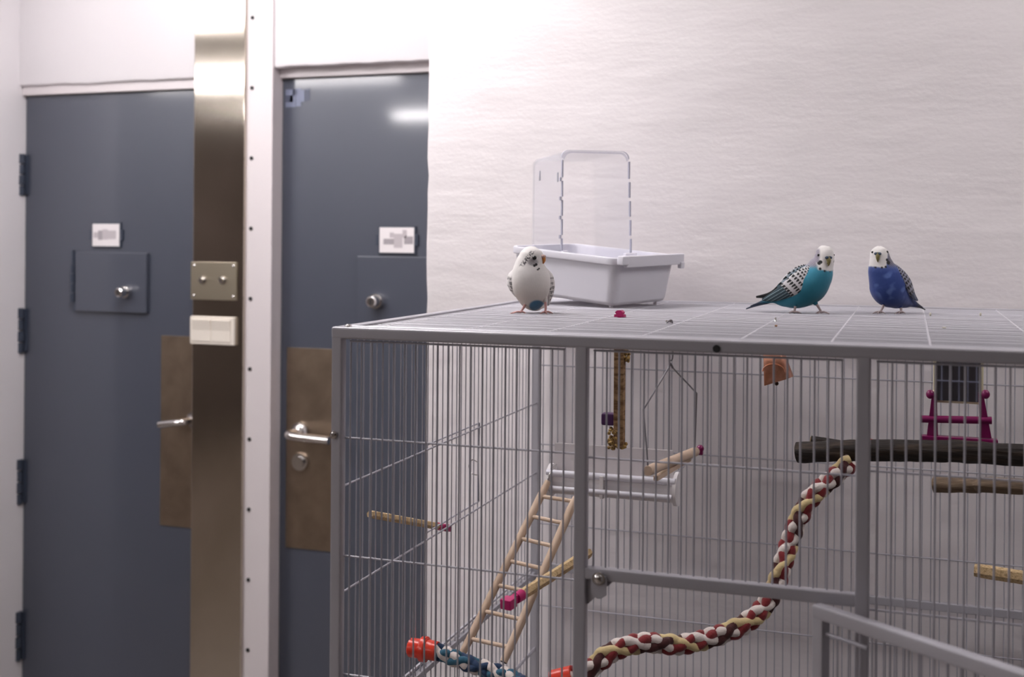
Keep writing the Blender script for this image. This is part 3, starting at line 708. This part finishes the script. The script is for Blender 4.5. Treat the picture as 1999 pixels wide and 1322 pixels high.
# ---- violet-blue budgie: head up on the left, tail down to the right
def blue_col(p):
    x, y, z = p
    n_ = sstep(.05, .5, noise.noise(p*.075+V((3, 1, 2))))*sstep(-10, -25, y)
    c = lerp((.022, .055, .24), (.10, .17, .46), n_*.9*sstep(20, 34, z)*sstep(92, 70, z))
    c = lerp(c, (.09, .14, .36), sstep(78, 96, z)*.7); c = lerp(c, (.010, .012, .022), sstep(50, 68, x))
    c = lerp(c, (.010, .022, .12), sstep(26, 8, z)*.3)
    if z > 80:
        edge = 89+abs(x+20)*.1+1.2*noise.noise(V((x*.35, y*.35, 0)))
        bar = .5+.5*math.sin((z*.72-x*.55)*2.6); greyc = lerp((.04, .04, .06), (.26, .24, .30), bar)
        c = lerp(c, greyc, sstep(86, 98, z)*sstep(-14, -8, x))
        c = lerp(c, WHITE_, sstep(edge-2, edge+2, z)*sstep(-9, -13, x-(z-112)*.22))
        c = lerp(c, greyc, sstep(2, 9, y)*sstep(86, 92, z)*sstep(135, 127, z-(x+23)*.3))
        c = spots(p, c, [(-13, -20, 104, 2.8), (-10.5, -18, 98.5, 4.0), (-16.5, -24, 90.5, 2.2), (-23.5, -27, 89, 2.0), (-34, -24, 89, 1.7)])
    return c
def blue_wing(p):
    ax = V((.62, .1, -.78)); c_ = V((.78, -.1, .62)); u = (p-V((6, 0, 88))).dot(ax)
    if u > 60: return lerp((.16, .2, .32), (.012, .025, .075), sstep(.12, .3, abs(math.sin((p-V((6, 0, 88))).dot(c_)*.6))))
    return scallops(p, V((6, 0, 88)), ax, c_, lerp1(3.6, 8, u/60), 5.0, (.26, .26, .34), BLK, .13)
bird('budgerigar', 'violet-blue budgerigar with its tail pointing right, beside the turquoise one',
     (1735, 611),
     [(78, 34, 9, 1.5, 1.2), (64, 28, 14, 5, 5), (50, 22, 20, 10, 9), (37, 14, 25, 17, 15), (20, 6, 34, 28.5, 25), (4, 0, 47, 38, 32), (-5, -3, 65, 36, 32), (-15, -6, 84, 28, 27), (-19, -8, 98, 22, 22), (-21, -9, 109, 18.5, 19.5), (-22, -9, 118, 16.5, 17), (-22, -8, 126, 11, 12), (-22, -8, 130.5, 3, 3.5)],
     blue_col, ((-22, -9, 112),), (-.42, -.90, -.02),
     [(wing_mesh([(5, -17, 92), (18, -20, 78), (31, -17, 59), (41, -7, 43), (51, 4, 32), (60, 12, 25)], [5, 10, 13, 11, 7, 2.5], [2.5, 5, 6, 5, 3, 1.2], (.75, -.65, .25)), blue_wing),
      (wing_mesh([(0, 20, 92), (14, 24, 78), (28, 26, 58), (42, 26, 42), (54, 28, 34), (64, 32, 27)], [5, 13, 15, 10, 6, 2], [2.5, 5, 5.5, 4, 3, 1.5], (.3, .9, .3)), blue_wing)],
     [(V((-12, -8, 24)), V((-16, -12, 11)), V((-22, -14, 2)), [V((-34, -18, 0)), V((-28, -22, 0)), V((-15, -16, 0)), V((-17, -7, 0))]),
      (V((20, -4, 16)), V((22, -6, 7)), V((20, -8, 1.5)), [V((9, -14, -1)), V((14, -18, 0)), V((27, -8, 0)), V((26, 0, 0))])],
     (wing_mesh([(46, 20, 24), (60, 28, 17), (74, 34, 10), (84, 38, 5)], [7.5, 7.5, 5, 2], [2.5, 2.5, 1.8, 1], (.3, -.3, .9)), lambda p: lerp((.010, .012, .022), (.02, .045, .17), sstep(58, 46, p.x))),
     SKINGREY, BEAKY, CEREB, ((-30.5, -26.5, 114), 14.5, 5), [((-11, -20.5, 119), 2.7), ((-37.5, -15, 118.5), 2.2)], 1)
# ---- white budgie in front of the tub, head turned to the right
def white_col(p):
    x, y, z = p
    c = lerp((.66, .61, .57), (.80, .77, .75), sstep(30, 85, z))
    dv = math.hypot((x-8)/17, (z-14)/13)
    c = lerp((.05, .17, .30), c, sstep(.75, 1.05, dv)) if y < 14 and z < 30 else c
    if 84 < z < 128 and y < 6:
        d_ = math.hypot((x+6)/17, (z-104)/14)
        bar = .5+.5*math.sin(math.hypot(x-4, z-112)*2.5)
        g_ = lerp((.16, .15, .17), (.66, .62, .62), bar)
        c = lerp(g_, c, sstep(.55, 1.0, math.hypot((x+1)/13, (z-100)/9)))
        w_ = sstep(.35, .6, .5+.5*noise.noise(p*.35))
        c = lerp(c, (.10, .09, .10), (1-sstep(4, 6, abs((x+14)-(z-104)*.75)*1.0))*w_*sstep(90, 95, z)*sstep(124, 117, z))
        c = spots(p, c, [(2, -27, 93, 2.6), (5.5, -27.5, 95, 2.6), (8.5, -27.5, 85, 1.9), (11, -27, 87.3, 1.7)])
    return c
def white_wing(p):
    f = scallops(p, V((0, 0, 80)), V((0, .2, -1)), V((1, .3, 0)), 9, 8, (.74, .71, .70), (.05, .045, .05), -.02)
    return lerp((.72, .69, .68), f, sstep(74, 66, p.z)*.75*sstep(-.1, .3, noise.noise(p*.12)+.1))
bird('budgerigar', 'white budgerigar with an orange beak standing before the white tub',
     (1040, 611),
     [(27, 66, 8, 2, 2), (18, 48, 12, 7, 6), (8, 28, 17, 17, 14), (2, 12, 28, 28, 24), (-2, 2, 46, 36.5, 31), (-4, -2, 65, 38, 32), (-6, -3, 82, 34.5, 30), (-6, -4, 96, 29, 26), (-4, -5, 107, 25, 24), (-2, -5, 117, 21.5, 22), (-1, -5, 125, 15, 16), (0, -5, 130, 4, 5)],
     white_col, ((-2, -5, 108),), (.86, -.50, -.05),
     [(wing_mesh([(-33, 2, 86), (-42, 2, 72), (-44, 6, 56), (-38, 14, 42), (-26, 28, 28), (-12, 44, 16)], [5, 11, 13, 11, 8, 3], [2.5, 5, 5.5, 5, 3, 1.5], (-.9, -.4, .1)), white_wing),
      (wing_mesh([(24, 2, 86), (32, 0, 72), (35, 2, 55), (35, 6, 40), (33, 14, 25), (31, 24, 15)], [5, 10, 12.5, 10, 7, 3], [2.5, 5, 5.5, 5, 3, 2], (.8, -.55, .1)), white_wing)],
     [(V((-12, -4, 24)), V((-18, -10, 11)), V((-24, -12, 2)), [V((-43, -12, -2)), V((-36, -20, 0)), V((-16, -14, 0)), V((-18, -6, 0))]),
      (V((22, -4, 34)), V((25, -8, 14)), V((24, -10, 2)), [V((15, -20, -1)), V((26, -22, -1)), V((36, -8, 0)), V((32, -2, 0))])],
     None, SKINPINK, BEAKO, CEREP, ((18.5, -13, 109), 13, 5), [((2, -29.5, 108), 4.2)], 1)

# ------------------------------------------------------------------ toys and perches in and on the cage
# seed stick hanging from the top
Ys = .30
a = at(1210, 690, Ys); b = at(1210, 872, Ys); hw = (at(1221, 780, Ys).x-at(1199, 780, Ys).x)/2*.86
ss = empty('seed_stick', (a.x, Ys, ZT-rh)); tag(ss, 'wooden stick with seed clumps and a purple clip hanging from the cage top', 'seed stick')
m_ = MB(); m_.box((a.x-hw, Ys-hw, ZT-.004), (a.x+hw, Ys+hw, b.z), .0012); m_.build('stick', STICKM, ss)
def clump(c, n, r, spread, par, name='seed_cluster'):
    m_ = MB()
    for i in range(n):
        q = V(c)+V((random.uniform(-1, 1)*spread[0], random.uniform(-1, 1)*spread[1], random.uniform(-1, 1)*spread[2]))
        m_.sphere(q, r*random.uniform(.7, 1.2), (1, random.uniform(.6, 1), random.uniform(.6, 1)), 8, 6)
    return m_.build(name, SEEDM, par)
q = at(1196, 855, Ys); clump((a.x-hw-.001, Ys-.001, q.z), 60, .0034, (.0075, .008, .015), ss)
q = at(1216, 870, Ys); clump((a.x+hw*.5, Ys-.001, q.z), 25, .0030, (.006, .008, .003), ss)
q = at(1223, 695, Ys); clump((a.x+hw+.002, Ys, q.z), 34, .0033, (.0045, .006, .009), ss)
p0_ = at(1178, 804, Ys+.01); p1_ = at(1201, 829, Ys+.01)
m_ = MB(); m_.box((p0_.x, Ys-.006, p0_.z), (a.x-hw+.001, Ys+.012, p1_.z), .003); m_.build('clip', PURPLE, ss)
# swing
Yw_ = .30
A0 = at(1311, 690, Yw_); A1 = at(1309, 712, Yw_)
swg = empty('bird_swing', (A0.x, Yw_, ZT-.004)); tag(swg, 'wire swing with a turned wooden perch hanging from the cage top', 'bird swing')
le = at(1256, 800, .22); le2 = at(1265, 914, .20); re_ = at(1360, 768, .42); re2 = at(1356, 884, .45)
m_ = MB(); hk = [(A1.x, Yw_, A1.z), (A1.x-.002, Yw_, A1.z+.006), (A1.x+.003, Yw_, A1.z+.012), (A1.x+.0025, Yw_, ZT-.003), (A1.x-.003, Yw_, ZT+.0008), (A1.x-.007, Yw_, ZT-.004)]
m_.tube(cr([le2, le, tuple(V((A1.x-.002, Yw_-.002, A1.z-.004)))], 1), .0013, 8); m_.tube(cr([tuple(V((A1.x+.002, Yw_+.002, A1.z-.004))), re_, re2], 1), .0013, 8)
m_.tube(cr(hk, 6), .0013, 8); m_.tube([(A1.x-.003, Yw_-.002, A1.z-.005), (A1.x, Yw_, A1.z+.002)], .0018, 8); m_.tube([(A1.x+.003, Yw_+.002, A1.z-.005), (A1.x, Yw_, A1.z+.002)], .0018, 8)
m_.build('wire_frame', mat('zinc_wire', (.30, .29, .31), .3, .9), swg)
m_ = MB(); pa = at(1266, 919, .20); pb = at(1357, 882, .45)
pa2 = pa+(pa-pb).normalized()*.004; m_.tube([pa2, pa2+(pb-pa)*.03, pb, pb+(pb-pa).normalized()*.003], [.0070, .0076, .0076, .0070], 20); m_.build('perch', LIMEWOOD, swg)
m_ = MB(); q0 = at(1280, 934, .24); q1 = at(1345, 896, .42)
m_.bar(q0, q1, .0075, .0075, .001); m_.build('support_stick', LIMEWOOD, swg)
m_ = MB(); d_ = (q1-q0).normalized(); m_.cyl(q0-d_*.0006, q0+d_*.001, .0017, 10); m_.build('drilled_hole', DARKHOLE, swg)
p = at(1367, 876, .47)
m_ = MB(); m_.sphere(p, .0062, (1, 1, 1), 12, 8); m_.obox(p-V((0, 0, .006)), (1, 0, 0), (0, 1, 0), up, .0045, .0045, .004, .001); m_.build('end_knob', MAGENTA, swg)
# feeder trough
Yt = .50
tl0 = at(1078, 925, Yt); tr0 = at(1325, 960, Yt)
tx0, tx1 = tl0.x, tr0.x; tz = at(1200, 955, Yt).z
tro = empty('feeder_trough', (tx0, Yt, tz)); tag(tro, 'long white plastic trough with a bar along its front and a tall back plate', 'feeder')
m_ = MB()
prof = [(-.030, .022), (-.031, .010), (-.028, -.002), (-.020, -.012), (-.008, -.016), (.010, -.012), (.014, -.002), (.014, .022)]
inn = [(y*.90, z+.0025 if z < .02 else z) for y, z in prof]
zc_ = tz+.002
def tpv(x, y, z): return (x, Yt+y, zc_+z)
for i in range(len(prof)-1):
    for A_, flip in ((prof, 0),):
        m_.prism([tpv(tx0, *prof[i]), tpv(tx0, *prof[i+1]), tpv(tx0, *inn[i+1]), tpv(tx0, *inn[i])], (tx1-tx0, 0, 0))
m_.build('trough_body', TROUGHM, tro, ang=60)
for xx in (tx0-.001, tx1-.004):
    m_ = MB(); pr = [tpv(xx, -.008+.034*math.cos(t)*(1 if math.cos(t) < 0 else .75), .006+(.030 if math.sin(t) > 0 else .026)*math.sin(t)) for t in [2*math.pi*q_/24 for q_ in range(24)]]
    m_.prism(pr, (.006, 0, 0)); m_.build('end_plate', TROUGHM, tro)
m_ = MB(); m_.tube([tpv(tx0, -.032, .024), tpv(tx1, -.032, .024)], .0058, 16); m_.build('front_bar', WPLAST, tro)
m_ = MB(); m_.tube([tpv(tx0, -.040, .0), tpv(tx1-.004, -.040, .0)], .0042, 16); m_.build('perch_bar', WPLAST, tro)
m_ = MB(); xm = at(1185, 935, Yt).x; m_.box(tpv(xm-.003, -.041, -.012), tpv(xm+.003, -.030, .026), .001); m_.build('divider', TROUGHM, tro)
m_ = MB(); zt2 = at(1130, 867, Yt+.015).z
m_.box((tx0, Yt+.012, zc_), (tx1-.012, Yt+.015, zt2), .001); m_.build('back_plate', glass('milky_plate', (.9, .88, .88), .6, .3, .3, (.80, .76, .77)), tro)
m_ = MB()
for xx in (tx0+.01, tx1-.03): m_.cyl((xx, Yt+.014, zc_+.004), (xx, D-.008, zc_+.004), .0012, 8)
m_.build('hanging_hook', WIREM, tro)
# ladder
lad = empty('bird_ladder', at(945, 1285, .28)); tag(lad, 'pale wooden bird ladder leaning from the white trough down to the left', 'ladder')
LT, RT = at(1070, 940, .455), at(1124, 972, .43)
LB, RB = at(903, 1276, .30), at(983, 1293, .27)
def rail(p, q, nm):
    d_ = (q-p).normalized(); m_ = MB(); n = 14; r = .0066
    pts = [p+(q-p)*i/n+V((random.uniform(-1, 1), random.uniform(-1, 1), 0))*.0004 for i in range(n+1)]
    m_.tube(pts, [r*.8]+[r]*(n-1)+[r*.85], 16); return m_.build(nm, LIMEWOOD, lad)
rail(LT, LB, 'ladder_rail'); rail(RT, RB, 'ladder_rail')
def onl(P0, P1, y):                                    # point of the rail seen at picture height y
    t = .5
    for _ in range(20):
        q = P0+(P1-P0)*t; v = q-CAM; py = 661-SY-F*v.dot(u3)/v.dot(fw)
        q2 = P0+(P1-P0)*(t+.01); v = q2-CAM; py2 = 661-SY-F*v.dot(u3)/v.dot(fw); t += (y-py)/(py2-py)*.01
    return P0+(P1-P0)*t
for yl, yr_ in ((969, 979), (1008, 1022), (1051, 1067), (1095, 1111), (1142, 1158), (1193, 1210), (1247, 1264)):
    q0, q1 = onl(LT, LB, yl), onl(RT, RB, yr_)
    MB().cyl(q0, q1, .0034, 12).build('rung', LIMEWOOD, lad)
m_ = MB(); q = LT
m_.tube(cr([q+V((.002, 0, -.01)), q+V((.000, 0, .004)), q+V((.003, .01, .016)), q+V((.006, .03, .024)), V((tx0+.008, Yt-.030, zc_+.031)), V((tx0+.008, Yt-.024, zc_+.026))], 5), .0012, 8); m_.build('hook', CHROME, lad)
for P_ in (LB, RB):
    m_ = MB(); d_ = ((P_-LT) if P_ is LB else (P_-RT)).normalized(); m_.cyl(P_-d_*.0005, P_+d_*.0006, .0052, 14); m_.build('cut_end', DARKHOLE, lad)
# perches ---------------------------------------------------------------
def perch(nm, lab, p, q, w, clip_dir, clipm, cliplen, tip=True, hexa=6, m=STONE):
    e = empty(nm, p); tag(e, lab, 'perch')
    m_ = MB(); n = 22; pts = [p+(q-p)*i/n for i in range(n+1)]
    m_.tube(pts, [w*.80]+[w*random.uniform(.97, 1.04) for _ in range(n-1)]+[w*.9], hexa, tw=.35); m_.build('stick', m, e, ang=30)
    if clipm:
        d_ = (p-q).normalized(); sd = d_.cross(up).normalized(); uu = sd.cross(d_); c = MB()
        c.tube([p+d_*-.004, p+d_*.012], [w*1.05, w*1.0], 12)
        c.obox(p+d_*(cliplen*.45), d_, sd, uu, cliplen*.35, w*.55, w*.8, .001)
        c.obox(p+d_*(cliplen*.80), d_, sd, uu, cliplen*.24, w*1.15, w*.95, .002)
        c.obox(p+d_*(cliplen*.60)+sd*w*1.0, d_, sd, uu, cliplen*.07, w*.5, w*.7, .001)
        c.build('clip', clipm, e)
    return e
perch('perch', 'sanded straw-coloured perch with a pink clip on the outer side of the left wire wall', at(856, 1028, .402), at(722, 1004, .17), .0063, None, PINK, .036)
perch('perch', 'sanded perch with a bright pink clip lying across the wooden ladder', at(1016, 1163, .20), at(1150, 1079, .40), .0080, None, PINK, .040)
q0 = at(1902, 1113, .52); q1 = at(1902, 1113, .52)+V((.16, -.02, -.006))
perch('perch', 'sanded yellow perch low at the right edge of the picture', q1, q0, .0105, None, None, 0, hexa=6)
# branches
def branch(nm, lab, pts, rad, m, seed, cut=CUTWOOD):
    e = empty(nm, pts[0]); tag(e, lab, 'branch')
    P_ = cr(pts, 14); N = len(P_); m_ = MB(); n = 28; rings = []
    for i, p in enumerate(P_):
        t = (P_[min(i+1, N-1)]-P_[max(i-1, 0)]).normalized(); sd = t.cross(up).normalized(); uu = sd.cross(t); ring = []
        for k in range(n):
            A = 2*math.pi*k/n; r = rad*(1+.10*noise.noise(V((p.x*14, math.cos(A), math.sin(A)+seed)))+.10*noise.noise(V((p.x*60, math.cos(A)*2.5, math.sin(A)*2.5+seed))))
            ring.append(m_.bm.verts.new(p+uu*math.cos(A)*r+sd*math.sin(A)*r))
        rings.append(ring)
    for i in range(N-1):
        for k in range(n): m_.bm.faces.new((rings[i][k], rings[i][(k+1) % n], rings[i+1][(k+1) % n], rings[i+1][k]))
    m_.bm.faces.new(rings[0][::-1]); m_.bm.faces.new(rings[-1]); m_.build('bark_surface', m, e)
    t = (P_[1]-P_[0]).normalized(); MB().cyl(P_[0]-t*.0012, P_[0]+t*.001, rad*.80, 20).build('cut_end', cut, e)
    return e
xs1 = XE-T-.001
b0 = at(1556, 884, .48); b1 = at(1660, 880, .47); b2 = at(1800, 881, .46); b3 = at(1990, 888, .45)
big = branch('branch', 'thick dark-barked branch carrying the pink mirror stand', [b0, b1, b2, b3, V((xs1, .45, b3.z+.0))], .0165, BARK, 3, BARK)
branch('branch', 'thinner short branch lying on top of the thick dark one at its left end', [at(1583, 860, .50), at(1625, 866, .50), at(1668, 873, .50), at(1715, 882, .50)], .0072, BARK, 8, mat('pale_cut_wood', (.55, .40, .22), .8))
q = at(1695, 862, .475); m_ = MB(); m_.sphere(q, .008, (1.3, .8, .6), 14, 8); m_.sphere(q+V((.009, 0, .001)), .005, (1.4, .8, .5), 12, 8)
tag(m_.build('red_berry_bit', mat('red_scrap', (.45, .05, .03), .6)), 'small scrap of red rope wool lying on the thick dark branch', 'rope scrap')
c0_ = at(1822, 946, .62); branch('branch', 'thin grey-brown branch hanging below the thick dark one', [c0_, at(1900, 948, .61), at(1990, 950, .60), V((xs1, .60, at(1990, 950, .6).z))], .0125, BARK2, 5)
# mirror toy
Ym = .50
mir = empty('toy_mirror', at(1868, 862, Ym)); tag(mir, 'bird mirror in a cream frame on a magenta plastic stand', 'mirror')
zt3 = ZT-.022; zbm = at(1868, 790, Ym).z; xm0 = at(1822, 760, Ym).x; xm1 = at(1921, 760, Ym).x
MB().box((xm0, Ym+.012, zt3), (xm1, Ym+.020, zbm), .002).build('mirror_frame', CREAM, mir)
MB().box((xm0+.0045, Ym+.0105, zt3-.004), (xm1-.0045, Ym+.0118, zbm+.004)).build('mirror_glass', MIRROR, mir)
for s_, pxt, pxb in ((0, 1824, 1820), (1, 1915, 1924)):
    t_ = at(pxt, 770, Ym); bo = at(pxb, 855, Ym); m_ = MB()
    w0, w1 = (.0035, .0085)
    m_.prism([(t_.x-w0, Ym-.003, t_.z), (t_.x+w0, Ym-.003, t_.z), (bo.x+w1, Ym-.003, bo.z), (bo.x-w1, Ym-.003, bo.z)], (0, .007, 0)); m_.build('stand_arm', MAGENTA, mir)
    q = at(1816 if s_ == 0 else 1924, 770, Ym); MB().sphere((q.x, Ym, q.z), .0065, (1, 1, 1.1), 14, 10).build('pivot_knob', MAGENTA, mir)
    m_ = MB(); qx = xm0 if s_ == 0 else xm1; m_.cyl((qx-.001, Ym+.008, t_.z), (qx+.001, Ym+.008, t_.z), .0055, 14); m_.build('pivot_lug', CREAM, mir)
a = at(1796, 818, Ym); b = at(1936, 821, Ym); MB().tube([a, b], .0058, 16).build('cross_bar', MAGENTA, mir)
a = at(1797, 858, Ym); b = at(1948, 862, Ym)
m_ = MB(); m_.box((a.x, Ym-.006, a.z+.007), (b.x, Ym+.012, a.z-.010), .002); m_.build('base_bar', MAGENTA, mir)
m_ = MB()
for xx in (xm0+.02, xm1-.02): m_.cyl((xx, Ym+.018, zt3-.006), (xx, D-.006, zt3-.006), .0012, 8)
m_.build('hanging_hook', WIREM, mir)
# copper bell
Yb = .42
bell = empty('copper_bell', at(1515, 700, Yb)); tag(bell, 'dented copper square bell hanging tilted from the cage top', 'bell')
q1_, q2_, q3_, q4_ = at(1490, 696, Yb), at(1526, 697, Yb), at(1543, 737, Yb), at(1492, 751, Yb)
m_ = MB(); yd = .019
front = [q1_+V((0, -yd*.55, .006)), q2_+V((0, -yd*.55, .006)), q3_+V((-.002, -yd, 0)), q4_+V((.001, -yd, 0))]
back = [q1_+V((.006, yd*.55, .008)), q2_+V((.004, yd*.55, .008)), q3_+V((.004, yd, 0)), q4_+V((.006, yd, .004))]
f_ = [m_.bm.verts.new(v) for v in front]; g_ = [m_.bm.verts.new(v) for v in back]
for i in (0, 1, 3): m_.bm.faces.new((f_[i], f_[(i+1) % 4], g_[(i+1) % 4], g_[i]))
m_.bm.faces.new(f_[::-1]); m_.bm.faces.new(g_)
bmesh.ops.recalc_face_normals(m_.bm, faces=m_.bm.faces[:])
bmesh.ops.bevel(m_.bm, geom=[e_ for e_ in m_.bm.edges if len(e_.link_faces) == 2], offset=.0035, segments=3, affect='EDGES', profile=.5)
cb = m_.build('bell_body', COPPER, bell); md = cb.modifiers.new('thick', 'SOLIDIFY'); md.thickness = .0012; md.offset = -1
cc = (q1_+q2_+q3_+q4_)/4; m_ = MB(); m_.tube([cc+V((0.001*math.cos(t/8*math.pi)*17, -yd*.86+.0, .012*math.sin(t/8*math.pi)-.003)) for t in range(0, 9)], .0011, 8); m_.build('embossed_arc', COPPER, bell)
m_ = MB(); tq = (q1_+q2_)/2; m_.tube(cr([tq+V((.004, 0, .004)), tq+V((.004, 0, .014)), V((tq.x+.004, Yb, ZT-.002)), V((tq.x+.004, Yb+.006, ZT+.0005))], 4), .0014, 8); m_.build('hook', CHROME, bell)
m_ = MB(); q = at(1516, 749, Yb); m_.sphere(q, .0032, ONE, 10, 8); m_.cyl(q, q+V((0, 0, .03)), .0006, 6); m_.build('clapper', mat('dark_clapper', (.08, .05, .04), .5, .7), bell)
# ropes ---------------------------------------------------------------
def rope(nm, lab, cat, pts, rad, mats_, pitch, parts_before=None, base=None):
    e = empty(nm, base or pts[0]); tag(e, lab, cat)
    P_ = cr(pts, 26); N = len(P_); seg = [0]
    for i in range(1, N): seg.append(seg[-1]+(P_[i]-P_[i-1]).length)
    fr = V((0, 0, 1)); frames = []
    for i in range(N):
        t = (P_[min(i+1, N-1)]-P_[max(i-1, 0)]).normalized(); fr = (fr-t*fr.dot(t)).normalized(); frames.append((fr.copy(), t.cross(fr)))
    n = len(mats_)
    for k in range(n):
        path = []; rr = []
        sgn = 1 if k % 2 else -1; kk = k//2; nk = (n+1)//2 if k % 2 == 0 else n//2
        for i in range(N):
            A = sgn*2*math.pi*seg[i]/pitch+2*math.pi*kk/nk+(.5 if k % 2 else 0); wob = 1+.14*sgn*math.cos(nk*2*2*math.pi*seg[i]/pitch+kk*2.09)
            path.append(P_[i]+frames[i][0]*math.cos(A)*rad*.55*wob+frames[i][1]*math.sin(A)*rad*.55*wob)
            rr.append(rad*.47*(1+.10*math.sin(2*math.pi*seg[i]/(pitch*.5)+k*2.1)))
        m_ = MB(); m_.tube(path, rr, 12); m_.build('strand', mats_[k], e)
    return e, frames, P_
rp, _, _ = rope('rope_perch', 'thick red, white and cream cotton rope curving up to the dark branch', 'rope perch',
     [at(1105, 1325, .20), at(1150, 1308, .21), at(1195, 1272, .23), at(1255, 1256, .25), at(1330, 1258, .28), at(1400, 1242, .31), at(1465, 1210, .34), at(1503, 1170, .36), at(1525, 1110, .37), at(1542, 1060, .39), at(1560, 1010, .40), at(1585, 970, .41), at(1625, 935, .43), at(1660, 902, .45)],
     .0142, [R_RED, R_WHITE, R_RED, R_CREAM, R_BROWN, R_WHITE], .105)
q = at(1108, 1326, .20); m_ = MB(); m_.cyl(q+V((.008, 0, .004)), q+V((-.022, -.003, -.006)), .0165, 20); m_.build('end_cap', RED, rp)
rb, _, _ = rope('rope_perch', 'blue, teal and white cotton rope held by a red plug in the left wire wall', 'rope perch',
     [at(846, 1270, .262), at(880, 1283, .264), at(920, 1297, .265), at(965, 1312, .262), at(1010, 1330, .25), at(1050, 1355, .23), at(1090, 1385, .21)],
     .0125, [R_NAVY, R_WHITE, R_TEAL, R_NAVY, R_TEAL, R_WHITE], .10, base=at(850, 1270, .26))
q0 = at(799, 1264, .262); q1 = at(823, 1267, .262); q2 = at(833, 1268, .262); q3 = at(853, 1272, .262); dq = (q3-q0).normalized()
m_ = MB(); R0 = .0150
m_.tube([q0, q0+dq*.002, q0+(q1-q0)*.75, q1], [R0*.82, R0*.98, R0, R0*.98], 16)
m_.tube([q1-dq*.001, q1, q1+dq*.002, q2, q2+dq*.0015], [R0*1.0, R0*1.28, R0*1.32, R0*1.30, R0*1.1], 24); m_.tube([q2, q2+dq*.001, q3, q3+dq*.0005], [R0*1.0, R0*1.04, R0*1.0, R0*.9], 24)
m_.build('plug', RED, rb)

GR = {'budgerigar': 'budgerigars standing on the cage top', 'perch': 'sanded perches', 'branch': 'wooden branches in the cage', 'rope perch': 'cotton rope perches',
      'seed': 'crumbs and seeds on the cage top', 'seed husk': 'crumbs and seeds on the cage top', 'crumb': 'crumbs and seeds on the cage top'}
for o in COL.objects:
    if o.parent is None and o.get('category') in GR: o['group'] = GR[o['category']]
